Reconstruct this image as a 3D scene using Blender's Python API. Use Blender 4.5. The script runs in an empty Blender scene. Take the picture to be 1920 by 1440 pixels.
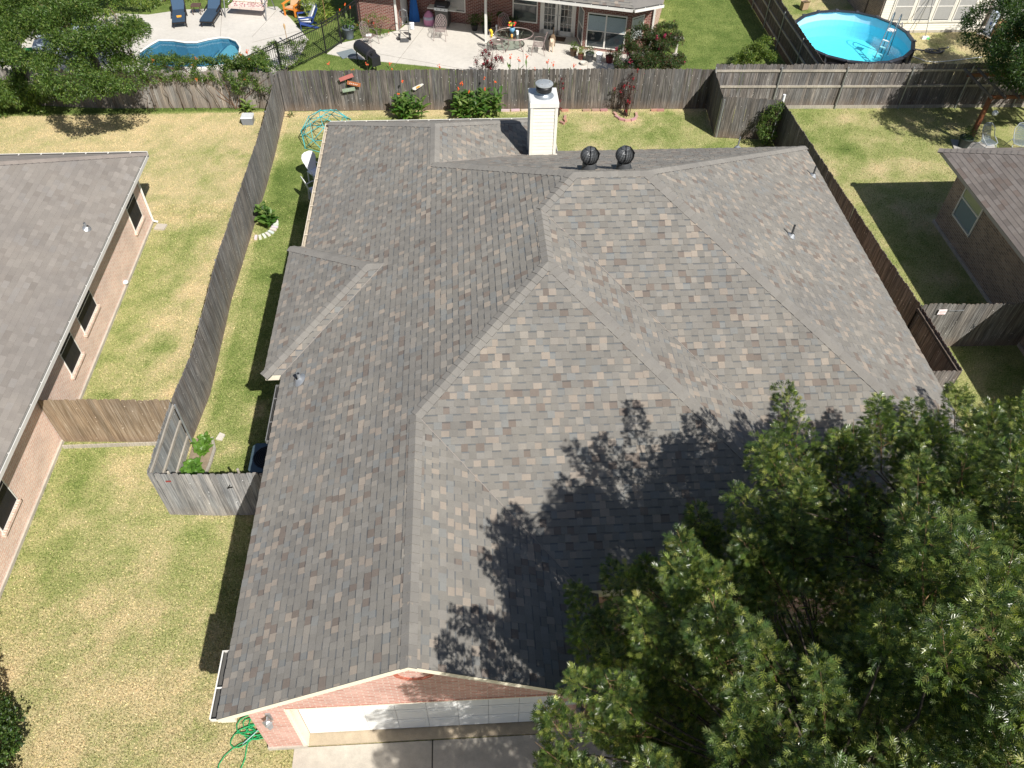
import bpy, math, random
import numpy as np
from mathutils import Vector, Matrix
R = math.radians
random.seed(7); RNG = np.random.default_rng(7)
sc = bpy.context.scene
col = sc.collection

# ------------------------------------------------------------------ camera (drone, about 17 m up)
PITCH, YAW, ROLL, HCAM = R(47.922), R(4.088), R(1.123), 16.911
fw = Vector((math.sin(YAW)*math.cos(PITCH), math.cos(YAW)*math.cos(PITCH), -math.sin(PITCH)))
rt = Vector((math.cos(YAW), -math.sin(YAW), 0)); up = rt.cross(fw)
rt2 = rt*math.cos(ROLL) + up*math.sin(ROLL); up2 = -rt*math.sin(ROLL) + up*math.cos(ROLL)
cd = bpy.data.cameras.new('drone_camera'); cam = bpy.data.objects.new('drone_camera', cd); col.objects.link(cam)
M = Matrix((rt2, up2, -fw)).transposed().to_4x4(); M.translation = (0, 0, HCAM); cam.matrix_world = M
cd.sensor_width = 36; cd.lens = 1475.755/1920*36; cd.clip_end = 2000; cd.clip_start = 0.1
sc.camera = cam
# ------------------------------------------------------------------ sky and sun
SAZ, SEL = R(147), R(47.2)
w = bpy.data.worlds.new('World'); sc.world = w; w.use_nodes = True
nt = w.node_tree; bg = nt.nodes['Background']
sky = nt.nodes.new('ShaderNodeTexSky'); sky.sky_type = 'NISHITA'; sky.sun_disc = False
sky.sun_elevation = SEL; sky.sun_rotation = SAZ; sky.air_density = 1.0; sky.dust_density = 1.2
nt.links.new(sky.outputs[0], bg.inputs[0]); bg.inputs[1].default_value = 0.064
sd = bpy.data.lights.new('sun', 'SUN'); so = bpy.data.objects.new('sun', sd); col.objects.link(so)
S = Vector((math.sin(SAZ)*math.cos(SEL), math.cos(SAZ)*math.cos(SEL), math.sin(SEL)))
so.rotation_euler = S.to_track_quat('Z', 'Y').to_euler(); so.location = S*60
sd.energy = 5.0; sd.angle = R(0.53); sd.color = (1.0, 0.955, 0.88)
sc.view_settings.view_transform = 'Standard'; sc.view_settings.look = 'None'
sc.view_settings.exposure = 0.33; sc.view_settings.gamma = 1.0

# ------------------------------------------------------------------ mesh helpers
class MB:
    """collects faces of one mesh; every face carries a colour"""
    def __init__(s): s.v = []; s.f = []; s.c = []; s.n = 0
    def face(s, pts, c=(1, 1, 1)):
        i = len(s.v); s.v.extend([tuple(p) for p in pts]); s.f.append(tuple(range(i, i+len(pts)))); s.c.append(c)
    def box(s, x0, x1, y0, y1, z0, z1, c=(1, 1, 1), rz=0, piv=None, M=None, taper=0):
        P = [(x0, y0, z0), (x1, y0, z0), (x1, y1, z0), (x0, y1, z0), (x0+taper, y0+taper, z1), (x1-taper, y0+taper, z1), (x1-taper, y1-taper, z1), (x0+taper, y1-taper, z1)]
        if rz:
            cx, cy = piv or ((x0+x1)/2, (y0+y1)/2); ca, sa = math.cos(rz), math.sin(rz)
            P = [(cx+(x-cx)*ca-(y-cy)*sa, cy+(x-cx)*sa+(y-cy)*ca, z) for x, y, z in P]
        if M is not None: P = [tuple(M @ Vector(p)) for p in P]
        i = len(s.v); s.v.extend(P)
        for q in ((3, 2, 1, 0), (4, 5, 6, 7), (0, 1, 5, 4), (1, 2, 6, 5), (2, 3, 7, 6), (3, 0, 4, 7)):
            s.f.append(tuple(i+k for k in q)); s.c.append(c)
        return s
    def bar(s, a, b, w, h=None, c=(1, 1, 1), upv=(0, 0, 1)):
        a = Vector(a); b = Vector(b); h = h or w; d = (b-a)
        if d.length < 1e-6: return s
        d.normalize(); u = Vector(upv)
        if abs(d.dot(u)) > .98: u = Vector((0, 1, 0))
        r = d.cross(u).normalized()*w/2; q = r.cross(d).normalized()*h/2
        P = [a-r-q, a+r-q, a+r+q, a-r+q, b-r-q, b+r-q, b+r+q, b-r+q]
        i = len(s.v); s.v.extend([tuple(p) for p in P])
        for f in ((0, 1, 2, 3), (7, 6, 5, 4), (0, 4, 5, 1), (1, 5, 6, 2), (2, 6, 7, 3), (3, 7, 4, 0)):
            s.f.append(tuple(i+k for k in f)); s.c.append(c)
        return s
    def tube(s, pts, r, n=8, c=(1, 1, 1), closed=False, cap=True):
        pts = [Vector(p) for p in pts]; m = len(pts); rr = r if isinstance(r, (list, tuple)) else [r]*m
        i0 = len(s.v); prev = None
        for k, p in enumerate(pts):
            if closed: d = pts[(k+1) % m]-pts[k-1]
            else: d = pts[min(k+1, m-1)]-pts[max(k-1, 0)]
            d.normalize() if d.length > 0 else None
            if prev is None:
                u = Vector((0, 0, 1)) if abs(d.z) < .9 else Vector((1, 0, 0)); prev = d.cross(u).normalized()
            a = (prev-d*prev.dot(d)).normalized(); b = d.cross(a); prev = a
            for j in range(n):
                t = 2*math.pi*j/n; q = p+(a*math.cos(t)+b*math.sin(t))*rr[k]; s.v.append(tuple(q))
        for k in range(m if closed else m-1):
            k2 = (k+1) % m
            for j in range(n):
                s.f.append((i0+k*n+j, i0+k*n+(j+1) % n, i0+k2*n+(j+1) % n, i0+k2*n+j)); s.c.append(c)
        if cap and not closed:
            s.f.append(tuple(i0+j for j in range(n))[::-1]); s.c.append(c)
            s.f.append(tuple(i0+(m-1)*n+j for j in range(n))); s.c.append(c)
        return s
    def lathe(s, prof, cen=(0, 0, 0), n=20, c=(1, 1, 1), sx=1, sy=1):
        i0 = len(s.v)
        for r_, z in prof:
            for j in range(n):
                t = 2*math.pi*j/n; s.v.append((cen[0]+r_*sx*math.cos(t), cen[1]+r_*sy*math.sin(t), cen[2]+z))
        for k in range(len(prof)-1):
            for j in range(n):
                s.f.append((i0+k*n+j, i0+k*n+(j+1) % n, i0+(k+1)*n+(j+1) % n, i0+(k+1)*n+j)); s.c.append(c)
        return s
    def disc(s, cen, r, n=20, c=(1, 1, 1), sx=1, sy=1, flip=False):
        P = [(cen[0]+r*sx*math.cos(2*math.pi*j/n), cen[1]+r*sy*math.sin(2*math.pi*j/n), cen[2]) for j in range(n)]
        s.face(P[::-1] if flip else P, c); return s
    def ball(s, cen, r, n=12, c=(1, 1, 1), sz=1, sx=1, sy=1):
        m = n//2+1
        s.lathe([(max(r*math.sin(math.pi*k/m), .0005), -r*sz*math.cos(math.pi*k/m)) for k in range(m+1)], cen, n, c, sx, sy); return s
    def prism(s, poly, z0, z1, c=(1, 1, 1)):
        n = len(poly); s.face([(x, y, z1) for x, y in poly], c); s.face([(x, y, z0) for x, y in poly][::-1], c)
        for k in range(n):
            a = poly[k]; b = poly[(k+1) % n]; s.face([(a[0], a[1], z0), (b[0], b[1], z0), (b[0], b[1], z1), (a[0], a[1], z1)], c)
        return s
    def slab(s, poly, off, c=(1, 1, 1)):
        """3-D polygon given a thickness vector (off, downwards)"""
        o = Vector(off); P = [Vector(p) for p in poly]; Q = [p+o for p in P]; n = len(P)
        s.face(P, c); s.face(Q[::-1], c)
        for k in range(n): s.face([P[k], Q[k], Q[(k+1) % n], P[(k+1) % n]], c)
        return s
    def xf(s, M):
        s.v = [tuple(M @ Vector(p)) for p in s.v]; return s

def raw_obj(name, V, F_flat, L_start, L_tot, colors, mat, parent=None, smooth=False, uv=True):
    me = bpy.data.meshes.new(name); nv = len(V)//3
    me.vertices.add(nv); me.vertices.foreach_set('co', V)
    me.loops.add(len(F_flat)); me.loops.foreach_set('vertex_index', F_flat)
    me.polygons.add(len(L_start)); me.polygons.foreach_set('loop_start', L_start)
    me.polygons.foreach_set('loop_total', L_tot)
    me.update(calc_edges=True)
    if colors is not None:
        ca = me.attributes.new('Col', 'FLOAT_COLOR', 'CORNER'); cc = np.ones((len(colors), 4), np.float32); cc[:, :3] = colors
        ca.data.foreach_set('color', np.repeat(cc, L_tot, axis=0).ravel())
    if uv:
        nrm = np.empty(len(L_start)*3, np.float32); me.polygons.foreach_get('normal', nrm); nrm = nrm.reshape(-1, 3)
        N = np.repeat(nrm, L_tot, axis=0); P = np.asarray(V, np.float32).reshape(-1, 3)[F_flat]
        wall = np.abs(N[:, 2]) < .9
        tx, ty = -N[:, 1], N[:, 0]; ln = np.sqrt(tx*tx+ty*ty)+1e-9
        u = np.where(wall, (P[:, 0]*tx+P[:, 1]*ty)/ln, P[:, 0]); v = np.where(wall, P[:, 2], P[:, 1])
        uvl = me.uv_layers.new(name='UVMap'); uvl.data.foreach_set('uv', np.stack([u, v], 1).astype(np.float32).ravel())
    me.polygons.foreach_set('use_smooth', np.full(len(L_start), bool(smooth)))
    me.materials.append(mat)
    o = bpy.data.objects.new(name, me); col.objects.link(o)
    if parent is not None: o.parent = parent
    return o
def obj(name, mb, mat, parent=None, smooth=False, world=True):
    """links a mesh; when a parent is given its coordinates are world ones and are made local to the (unrotated) root"""
    if not mb.f: mb.box(0, .01, 0, .01, 0, .01)
    V = np.array(mb.v, np.float32)
    if parent is not None and world:
        base = Vector((0, 0, 0)); p = parent
        while p is not None: base += p.location; p = p.parent
        V = V - np.array(base, np.float32)
    tot = np.array([len(f) for f in mb.f], np.int32); start = np.concatenate([[0], np.cumsum(tot)[:-1]]).astype(np.int32)
    flat = np.fromiter((i for f in mb.f for i in f), np.int32)
    return raw_obj(name, V.ravel(), flat, start, tot, np.array(mb.c, np.float32), mat, parent, smooth)
def tag(o, label=None, cat=None, group=None, kind=None):
    if label: o['label'] = label
    if cat: o['category'] = cat
    if group: o['group'] = group
    if kind: o['kind'] = kind
    return o
def thing(name, label, cat, loc=(0, 0, 0), group=None, rz=0):
    o = bpy.data.objects.new(name, None); col.objects.link(o); o.empty_display_size = .3
    o.location = loc; o.rotation_euler = (0, 0, rz); return tag(o, label, cat, group)
def copy_tree(o, loc, rz, label, group=None):
    c = o.copy(); col.objects.link(c); c.location = loc; c.rotation_euler = (0, 0, rz); c['label'] = label
    if group: c['group'] = group
    for ch in list(o.children):
        d = ch.copy(); col.objects.link(d); d.parent = c
        for g in list(ch.children):
            e = g.copy(); col.objects.link(e); e.parent = d
    return c

# ------------------------------------------------------------------ materials
def nodes(m): return m.node_tree.nodes, m.node_tree.links
def newmat(name, rough=.7, metal=0, base=(.5, .5, .5), spec=.5):
    m = bpy.data.materials.new(name); m.use_nodes = True; b = m.node_tree.nodes['Principled BSDF']
    b.inputs['Base Color'].default_value = (*base, 1); b.inputs['Roughness'].default_value = rough
    b.inputs['Metallic'].default_value = metal; b.inputs['Specular IOR Level'].default_value = spec
    return m, b
def mk(m, t, **kw):
    n = m.node_tree.nodes.new(t)
    for k, v in kw.items(): setattr(n, k, v)
    return n
def lk(m, a, b): m.node_tree.links.new(a, b)
def noise(m, vec, scale, detail=4, rough=.6, dist=0):
    n = mk(m, 'ShaderNodeTexNoise'); n.inputs['Scale'].default_value = scale; n.inputs['Detail'].default_value = detail
    n.inputs['Roughness'].default_value = rough; n.inputs['Distortion'].default_value = dist
    if vec is not None: lk(m, vec, n.inputs['Vector'])
    return n.outputs['Fac']
def ramp(m, fac, stops):
    n = mk(m, 'ShaderNodeValToRGB'); e = n.color_ramp.elements
    while len(e) < len(stops): e.new(.5)
    for el, (p, c) in zip(e, stops):
        el.position = p; el.color = (*c, 1) if len(c) == 3 else c
    lk(m, fac, n.inputs[0]); return n.outputs[0]
def mixc(m, fac, a, b, mode='MIX'):
    n = mk(m, 'ShaderNodeMix', data_type='RGBA', blend_type=mode)
    for inp, v in ((n.inputs[0], fac), (n.inputs[6], a), (n.inputs[7], b)):
        if hasattr(v, 'links'): lk(m, v, inp)
        elif isinstance(v, (int, float)): inp.default_value = v
        else: inp.default_value = (*v, 1)
    return n.outputs[2]
def maprange(m, v, a, b, c, d):
    n = mk(m, 'ShaderNodeMapRange'); lk(m, v, n.inputs[0])
    for i, x in enumerate((a, b, c, d)): n.inputs[i+1].default_value = x
    return n.outputs[0]
def bump(m, b, h, strength=.4, dist=.02):
    n = mk(m, 'ShaderNodeBump'); n.inputs['Strength'].default_value = strength; n.inputs['Distance'].default_value = dist
    lk(m, h, n.inputs['Height']); lk(m, n.outputs[0], b.inputs['Normal'])
def coords(m, kind='Object', scale=None):
    t = mk(m, 'ShaderNodeTexCoord').outputs[kind]
    if scale:
        mp = mk(m, 'ShaderNodeMapping'); mp.inputs['Scale'].default_value = scale; lk(m, t, mp.inputs[0]); return mp.outputs[0]
    return t
def colattr(m):
    n = mk(m, 'ShaderNodeAttribute'); n.attribute_name = 'Col'; return n.outputs['Color']
_mats = {}
def plain(name, base, rough=.6, metal=0, var=.12, scale=6, bmp=0, spec=.5, usecol=True):
    """painted / plastic / metal surface with uneven wear"""
    if name in _mats: return _mats[name]
    m, b = newmat(name, rough, metal, base, spec)
    f = noise(m, coords(m), scale, 5, .65); f2 = noise(m, coords(m), scale*9, 3)
    c = mixc(m, maprange(m, f, .3, .7, 0, 1), tuple(x*(1-var) for x in base), tuple(min(1, x*(1+var*.7)) for x in base))
    c = mixc(m, maprange(m, f2, .55, .75, 0, var), c, tuple(x*.55 for x in base))
    if usecol: c = mixc(m, 1.0, c, colattr(m), 'MULTIPLY')
    lk(m, c, b.inputs['Base Color']); lk(m, maprange(m, f, .3, .7, rough*.85, min(1, rough*1.2)), b.inputs['Roughness'])
    if bmp: bump(m, b, f2, bmp, .01)
    _mats[name] = m; return m

def shingle_mat(name):
    m, b = newmat(name, .93, spec=.25); b.inputs['Diffuse Roughness'].default_value = .25
    g = noise(m, coords(m), 180, 2); l = noise(m, coords(m), .55, 4, .6); l2 = noise(m, coords(m), 3.5, 3, .6)
    c = mixc(m, 1.0, colattr(m), ramp(m, g, [(.3, (.80, .80, .81)), (.7, (1.2, 1.2, 1.19))]), 'MULTIPLY')
    c = mixc(m, 1.0, c, ramp(m, l, [(.3, (.90, .90, .91)), (.7, (1.09, 1.08, 1.06))]), 'MULTIPLY')
    c = mixc(m, 1.0, c, ramp(m, l2, [(.3, (.95, .95, .95)), (.7, (1.05, 1.05, 1.04))]), 'MULTIPLY')
    lk(m, c, b.inputs['Base Color']); bump(m, b, g, .35, .004); return m
def brick_mat(name, c1, c2, mortar, bias=0.0, mort=.012):
    m, b = newmat(name, .88, spec=.3)
    uv = coords(m, 'UV'); t = mk(m, 'ShaderNodeTexBrick'); lk(m, uv, t.inputs['Vector'])
    t.inputs['Color1'].default_value = (*c1, 1); t.inputs['Color2'].default_value = (*c2, 1); t.inputs['Mortar'].default_value = (*mortar, 1)
    t.inputs['Scale'].default_value = 1; t.inputs['Mortar Size'].default_value = mort; t.inputs['Mortar Smooth'].default_value = .15
    t.inputs['Bias'].default_value = bias; t.inputs['Brick Width'].default_value = .203; t.inputs['Row Height'].default_value = .071
    n1 = noise(m, uv, 1.2, 5, .6); n2 = noise(m, uv, 30, 3)
    c = mixc(m, 1.0, t.outputs['Color'], ramp(m, n1, [(.3, (.82, .82, .82)), (.7, (1.12, 1.1, 1.08))]), 'MULTIPLY')
    c = mixc(m, 1.0, c, ramp(m, n2, [(.3, (.85, .85, .85)), (.7, (1.12, 1.12, 1.12))]), 'MULTIPLY')
    c = mixc(m, 1.0, c, colattr(m), 'MULTIPLY')
    lk(m, c, b.inputs['Base Color'])
    inv = mk(m, 'ShaderNodeMath', operation='SUBTRACT'); inv.inputs[0].default_value = 1; lk(m, t.outputs['Fac'], inv.inputs[1])
    bump(m, b, inv.outputs[0], .3, .004); return m
def wood_mat(name, dark, mid, light, soil=.35, knots=True, rough=.85):
    """weathered board: streaks along the board (v), pale knots, soil splash near the ground"""
    m, b = newmat(name, rough, spec=.3)
    uv = coords(m, 'UV'); mp = mk(m, 'ShaderNodeMapping'); mp.inputs['Scale'].default_value = (30, 1.1, 1); lk(m, uv, mp.inputs[0])
    st = noise(m, mp.outputs[0], 1, 5, .65, .4)
    c = ramp(m, st, [(.28, dark), (.5, mid), (.72, light)])
    big = noise(m, coords(m, 'Object'), .7, 4, .6)
    c = mixc(m, 1.0, c, ramp(m, big, [(.3, (.74, .74, .75)), (.7, (1.20, 1.19, 1.17))]), 'MULTIPLY')
    c = mixc(m, 1.0, c, colattr(m), 'MULTIPLY')
    if knots:
        mp2 = mk(m, 'ShaderNodeMapping'); mp2.inputs['Scale'].default_value = (8, 4.2, 1); lk(m, uv, mp2.inputs[0])
        vo = mk(m, 'ShaderNodeTexVoronoi'); lk(m, mp2.outputs[0], vo.inputs['Vector']); vo.inputs['Scale'].default_value = 1; vo.inputs['Randomness'].default_value = 1
        lk(m, mixc(m, maprange(m, vo.outputs['Distance'], .05, .12, .75, 0), c, tuple(min(1, x*2.2) for x in light)), b.inputs['Base Color'])
        c = b.inputs['Base Color'].links[0].from_socket
    sx = mk(m, 'ShaderNodeSeparateXYZ'); lk(m, uv, sx.inputs[0])
    sn = noise(m, uv, 3, 4); ad = mk(m, 'ShaderNodeMath', operation='MULTIPLY_ADD'); lk(m, sn, ad.inputs[0]); ad.inputs[1].default_value = -.5; lk(m, sx.outputs[1], ad.inputs[2])
    c = mixc(m, maprange(m, ad.outputs[0], -.25, .22, soil, 0), c, (.30, .20, .13))
    lk(m, c, b.inputs['Base Color']); bump(m, b, st, .5, .006); return m
def concrete_mat(name, base, var=.1, patchy=.15):
    m, b = newmat(name, .85, spec=.3); o = coords(m)
    a = noise(m, o, .45, 6, .62, .6); g = noise(m, o, 60, 3); d = noise(m, o, 5, 5, .7)
    c = ramp(m, a, [(.3, tuple(x*(1-patchy) for x in base)), (.7, tuple(x*(1+patchy*.6) for x in base))])
    c = mixc(m, 1.0, c, ramp(m, d, [(.3, (1-var,)*3), (.7, (1+var*.6,)*3)]), 'MULTIPLY')
    c = mixc(m, 1.0, c, ramp(m, g, [(.3, (.88,)*3), (.7, (1.08,)*3)]), 'MULTIPLY')
    c = mixc(m, maprange(m, noise(m, o, 1.1, 6, .7, .8), .60, .72, 0, .30), c, tuple(x*.45 for x in base))
    c = mixc(m, 1.0, c, colattr(m), 'MULTIPLY')
    lk(m, c, b.inputs['Base Color']); bump(m, b, g, .3, .004); return m
def leaf_mat(name, rough=.38, trans=.35, sat=1.0, spec=.5):
    m, b = newmat(name, rough, spec=spec); c = colattr(m); nn, ll = nodes(m)
    lk(m, c, b.inputs['Base Color'])
    tr = mk(m, 'ShaderNodeBsdfTranslucent'); lk(m, mixc(m, 1.0, c, (1.7, 1.9, .55), 'MULTIPLY'), tr.inputs['Color'])
    mx = mk(m, 'ShaderNodeMixShader'); mx.inputs[0].default_value = trans
    lk(m, b.outputs[0], mx.inputs[1]); lk(m, tr.outputs[0], mx.inputs[2]); lk(m, mx.outputs[0], nn['Material Output'].inputs[0]); return m
def glass_mat(name, tint=(.03, .04, .045), rough=.06):
    m, b = newmat(name, rough, 0, tint, .9); return m

M_SH = shingle_mat('asphalt_shingle')
M_BR = brick_mat('pink_brick', (.52, .25, .205), (.64, .38, .33), (.62, .50, .44))
M_BRL = brick_mat('pale_pink_brick', (.72, .47, .37), (.80, .58, .48), (.80, .70, .62))
M_BRR = brick_mat('brown_brick', (.42, .31, .24), (.22, .165, .14), (.42, .37, .32), .1)
M_BRM = brick_mat('dark_red_brick', (.15, .04, .035), (.27, .085, .07), (.42, .34, .29))
M_WD = wood_mat('weathered_fence_wood', (.042, .040, .039), (.128, .122, .117), (.29, .28, .268), .3)
M_WDP = wood_mat('silvered_fence_wood', (.13, .125, .12), (.27, .26, .25), (.42, .40, .38), .25)
M_WDB = wood_mat('brown_fence_wood', (.13, .095, .06), (.27, .205, .14), (.42, .36, .29), .25)
M_WDX = wood_mat('silvery_streaked_fence_wood', (.12, .12, .12), (.30, .30, .30), (.50, .49, .47), .2)
M_RAIL = wood_mat('pale_rail_wood', (.22, .20, .17), (.38, .35, .30), (.52, .48, .42), 0, False)
M_WHITE = plain('white_painted_trim', (.80, .78, .73), .55, var=.06)
M_CREAM = plain('cream_painted_trim', (.82, .76, .62), .6, var=.06)
M_DOOR = plain('white_steel_door', (.86, .86, .84), .5, var=.03)
M_GUT = plain('aluminium_gutter', (.62, .60, .55), .5, var=.15)
M_GREYM = plain('galvanised_metal', (.42, .44, .46), .42, .6, var=.15)
M_DARKM = plain('dark_grey_metal', (.095, .10, .105), .42, .35, var=.15)
M_BLACK = plain('black_metal', (.018, .018, .02), .45, .2, var=.1)
M_CONC = concrete_mat('driveway_concrete', (.52, .475, .41), .14, .2)
M_CONCL = concrete_mat('pale_patio_concrete', (.60, .57, .52), .08, .1)
M_STONE = concrete_mat('pale_stone', (.62, .58, .52), .15, .2)
M_GLASS = glass_mat('window_glass')
M_SCREEN = plain('black_solar_screen', (.010, .010, .012), .7, var=.2)
M_LEAF = leaf_mat('oak_leaf', .30, .36, spec=.6)
M_LEAF2 = leaf_mat('shrub_leaf', .42, .38)
M_BARK = wood_mat('bark', (.04, .03, .022), (.10, .08, .062), (.19, .16, .13), 0, False)
M_PLASTIC = plain('white_plastic', (.80, .81, .82), .35, var=.04)
M_GEN = plain('painted_colour', (1, 1, 1), .5, var=.1)       # colour comes from the face colours
M_CLOTH = plain('coloured_cloth', (1, 1, 1), .9, var=.15, scale=12, bmp=.3)
M_SIDING = plain('white_lap_siding', (.82, .79, .70), .6, var=.05)
M_DIRT = concrete_mat('bare_soil', (.30, .235, .17), .3, .3)

def inst_noise(x, y, s, seed=0):
    """value noise, numpy, 0..1"""
    x = np.asarray(x, float)*s+seed*17.3; y = np.asarray(y, float)*s+seed*5.7
    xi = np.floor(x); yi = np.floor(y); fx = x-xi; fy = y-yi; fx = fx*fx*(3-2*fx); fy = fy*fy*(3-2*fy)
    def h(a, b): v = np.sin(a*127.1+b*311.7+seed*74.7)*43758.5453; return v-np.floor(v)
    return (h(xi, yi)*(1-fx)+h(xi+1, yi)*fx)*(1-fy)+(h(xi, yi+1)*(1-fx)+h(xi+1, yi+1)*fx)*fy
def fbm(x, y, s, seed=0, o=4):
    t = 0; a = .5; k = 0
    for i in range(o): t = t+a*inst_noise(x, y, s*2**i, seed+i); k += a; a *= .5
    return t/k

# ------------------------------------------------------------------ shingled roofs
PAL_MAIN = [((.210, .200, .183), 40), ((.196, .187, .172), 22), ((.224, .214, .198), 13), ((.204, .206, .200), 7), ((.290, .252, .215), 9.5), ((.180, .152, .133), 7), ((.258, .238, .212), 7)]
def soft_wear(x, y):
    return .94+.12*float(fbm(np.array([x]), np.array([y]), .5, 21, 3)[0])
PAL_LEFT = [((.235, .216, .198), 40), ((.222, .203, .186), 28), ((.248, .228, .210), 16), ((.212, .192, .175), 10), ((.242, .226, .212), 8)]
PAL_RIGHT = [((.215, .190, .174), 34), ((.185, .163, .15), 22), ((.235, .21, .195), 20), ((.195, .16, .142), 10)]
def pick(pal):
    t = random.random()*sum(w_ for _, w_ in pal)
    for c, w_ in pal:
        t -= w_
        if t <= 0: break
    k = random.uniform(.93, 1.07); return (c[0]*k, c[1]*k, c[2]*k)
def clip_rect(poly, u0, u1, v0, v1):
    for ax, lim, sg in ((0, u0, 1), (0, u1, -1), (1, v0, 1), (1, v1, -1)):
        out = []; n = len(poly)
        for i in range(n):
            a = poly[i]; b = poly[(i+1) % n]; da = (a[ax]-lim)*sg; db = (b[ax]-lim)*sg
            if da >= 0: out.append(a)
            if (da > 0 and db < 0) or (da < 0 and db > 0):
                t = da/(da-db); out.append((a[0]+(b[0]-a[0])*t, a[1]+(b[1]-a[1])*t))
        poly = out
        if len(poly) < 3: return []
    return poly
def inside(poly, p):
    c = False; n = len(poly); x, y = p
    for i in range(n):
        a = poly[i]; b = poly[i-1]
        if (a[1] > y) != (b[1] > y) and x < (b[0]-a[0])*(y-a[1])/(b[1]-a[1])+a[0]: c = not c
    return c
def shingles(mb, poly, downdir, pal, expo=.156, wmin=.115, wmax=.19, lam=True, thick=.013):
    """real overlapping tabs over a planar roof face. poly: 3-D points; downdir: horizontal (x,y) of the fall line"""
    P = [Vector(p) for p in poly]; n = Vector((0, 0, 0))
    for i in range(len(P)): n += P[i].cross(P[(i+1) % len(P)])
    n.normalize()
    if n.z < 0: n = -n
    d = Vector((downdir[0], downdir[1], 0)).normalized(); dn = (d-n*d.dot(n)).normalized(); upd = -dn; U = n.cross(upd)*-1
    o = P[0]; q = [((p-o).dot(U), (p-o).dot(upd)) for p in P]
    vmin = min(a[1] for a in q); vmax = max(a[1] for a in q)
    def W(u, v, h): return o+U*u+upd*v+n*h
    mb.face([W(u, v, -.012) for u, v in q], (.09, .09, .09))
    v = vmin; row = 0
    while v < vmax-.01:
        strip = clip_rect(q, -1e3, 1e3, v, v+expo)
        if len(strip) >= 3:
            a0 = min(s_[0] for s_ in strip); a1 = max(s_[0] for s_ in strip)
            u = a0-random.uniform(0, .2); hi = random.random() < .5
            run = None
            while u < a1:
                wd = random.uniform(wmin, wmax); hi = not hi if random.random() < .88 else hi
                if not lam: hi = True
                cc = pick(pal); jit = random.uniform(-.0012, .0012)
                th = (thick if hi else thick*.45)+jit
                corners = [(u, v), (u+wd, v), (u+wd, v+expo), (u, v+expo)]
                full = u > a0 and u+wd < a1 and all(inside(q, p) for p in corners)
                cells = [(v, v+expo, cc)]
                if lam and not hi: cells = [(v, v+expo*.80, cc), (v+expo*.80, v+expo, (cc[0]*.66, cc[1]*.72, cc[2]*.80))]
                for (b0, b1, c3) in cells:
                    pg = [(u, b0), (u+wd, b0), (u+wd, b1), (u, b1)] if full else clip_rect(q, u, u+wd, b0, b1)
                    if len(pg) < 3: continue
                    hh = lambda vv: th*(1-(vv-v)/expo*.85)
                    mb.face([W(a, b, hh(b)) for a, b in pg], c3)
                lo = [(u, v), (u+wd, v)] if full else [p for p in clip_rect(q, u, u+wd, v, v+.004)]
                if len(lo) >= 2:
                    x0 = min(p[0] for p in lo); x1 = max(p[0] for p in lo)
                    if x1-x0 > .01: mb.face([W(x0, v, -.011), W(x1, v, -.011), W(x1, v, th), W(x0, v, th)], (.05, .05, .05))  # black cut edge, kept extra dark to deepen the course shadow lines
                if hi and full: 
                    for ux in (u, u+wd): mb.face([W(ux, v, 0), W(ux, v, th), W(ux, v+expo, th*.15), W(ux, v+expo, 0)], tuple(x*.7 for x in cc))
                u += wd
        v += expo; row += 1
    return n
def caps(mb, a, b, nl, nr, pal=None, wd=.155, expo=.19, lift=.011, base=(.222, .212, .197)):
    """folded cap shingles laid from the low end a to the high end b; nl, nr: unit vectors running down each side plane"""
    a = Vector(a); b = Vector(b); L = (b-a).length; d = (b-a)/L; nl = Vector(nl); nr = Vector(nr)
    nu = Vector((0, 0, 1)); k = int(L/expo)+1; e = L/k
    upn = (nu-d*nu.dot(d)).normalized()
    for i in range(k):
        j = random.uniform(-.008, .008); s0 = a+d*(i*e+j-.012); s1 = a+d*min(L, (i+1)*e+.03)
        h0 = lift*1.9+random.uniform(0, .004); h1 = lift*.6; kk = random.uniform(.94, 1.06); c = tuple(x*kk for x in base)
        for q in (nl, nr):
            e0 = s0+upn*h0; e1 = s1+upn*h1
            mb.face([e0, e0+q*wd, e1+q*wd, e1], c)
            mb.face([e0, s0+upn*-.01, s0+q*wd+upn*-.01, e0+q*wd], tuple(x*.7 for x in c))
            mb.face([e0+q*wd, e0+q*wd-upn*.03, e1+q*wd-upn*.035, e1+q*wd], (.05, .05, .05))  # skirt painted near black as the shadow line beside the cap
def side(n_, d_):
    """unit vector in the plane with normal n_, perpendicular to direction d_, pointing down"""
    n_ = Vector(n_).normalized(); d_ = Vector(d_).normalized(); q = n_.cross(d_).normalized()
    return q if q.z < 0 or (abs(q.z) < 1e-6) else -q
SL = .535
NW_, NE_, NS_, NN_ = Vector((-SL, 0, 1)), Vector((SL, 0, 1)), Vector((0, -SL, 1)), Vector((0, SL, 1))
def hipcap(mb, a, b, n1, n2, **k):
    d = Vector(b)-Vector(a)
    n1 = Vector(n1).normalized(); n2 = Vector(n2).normalized()
    def sd_(n, o):
        q = n.cross(d).normalized()
        return q if q.dot(o) < 0 else -q   # away from the other plane
    caps(mb, a, b, sd_(n1, n2), sd_(n2, n1), **k)
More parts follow.
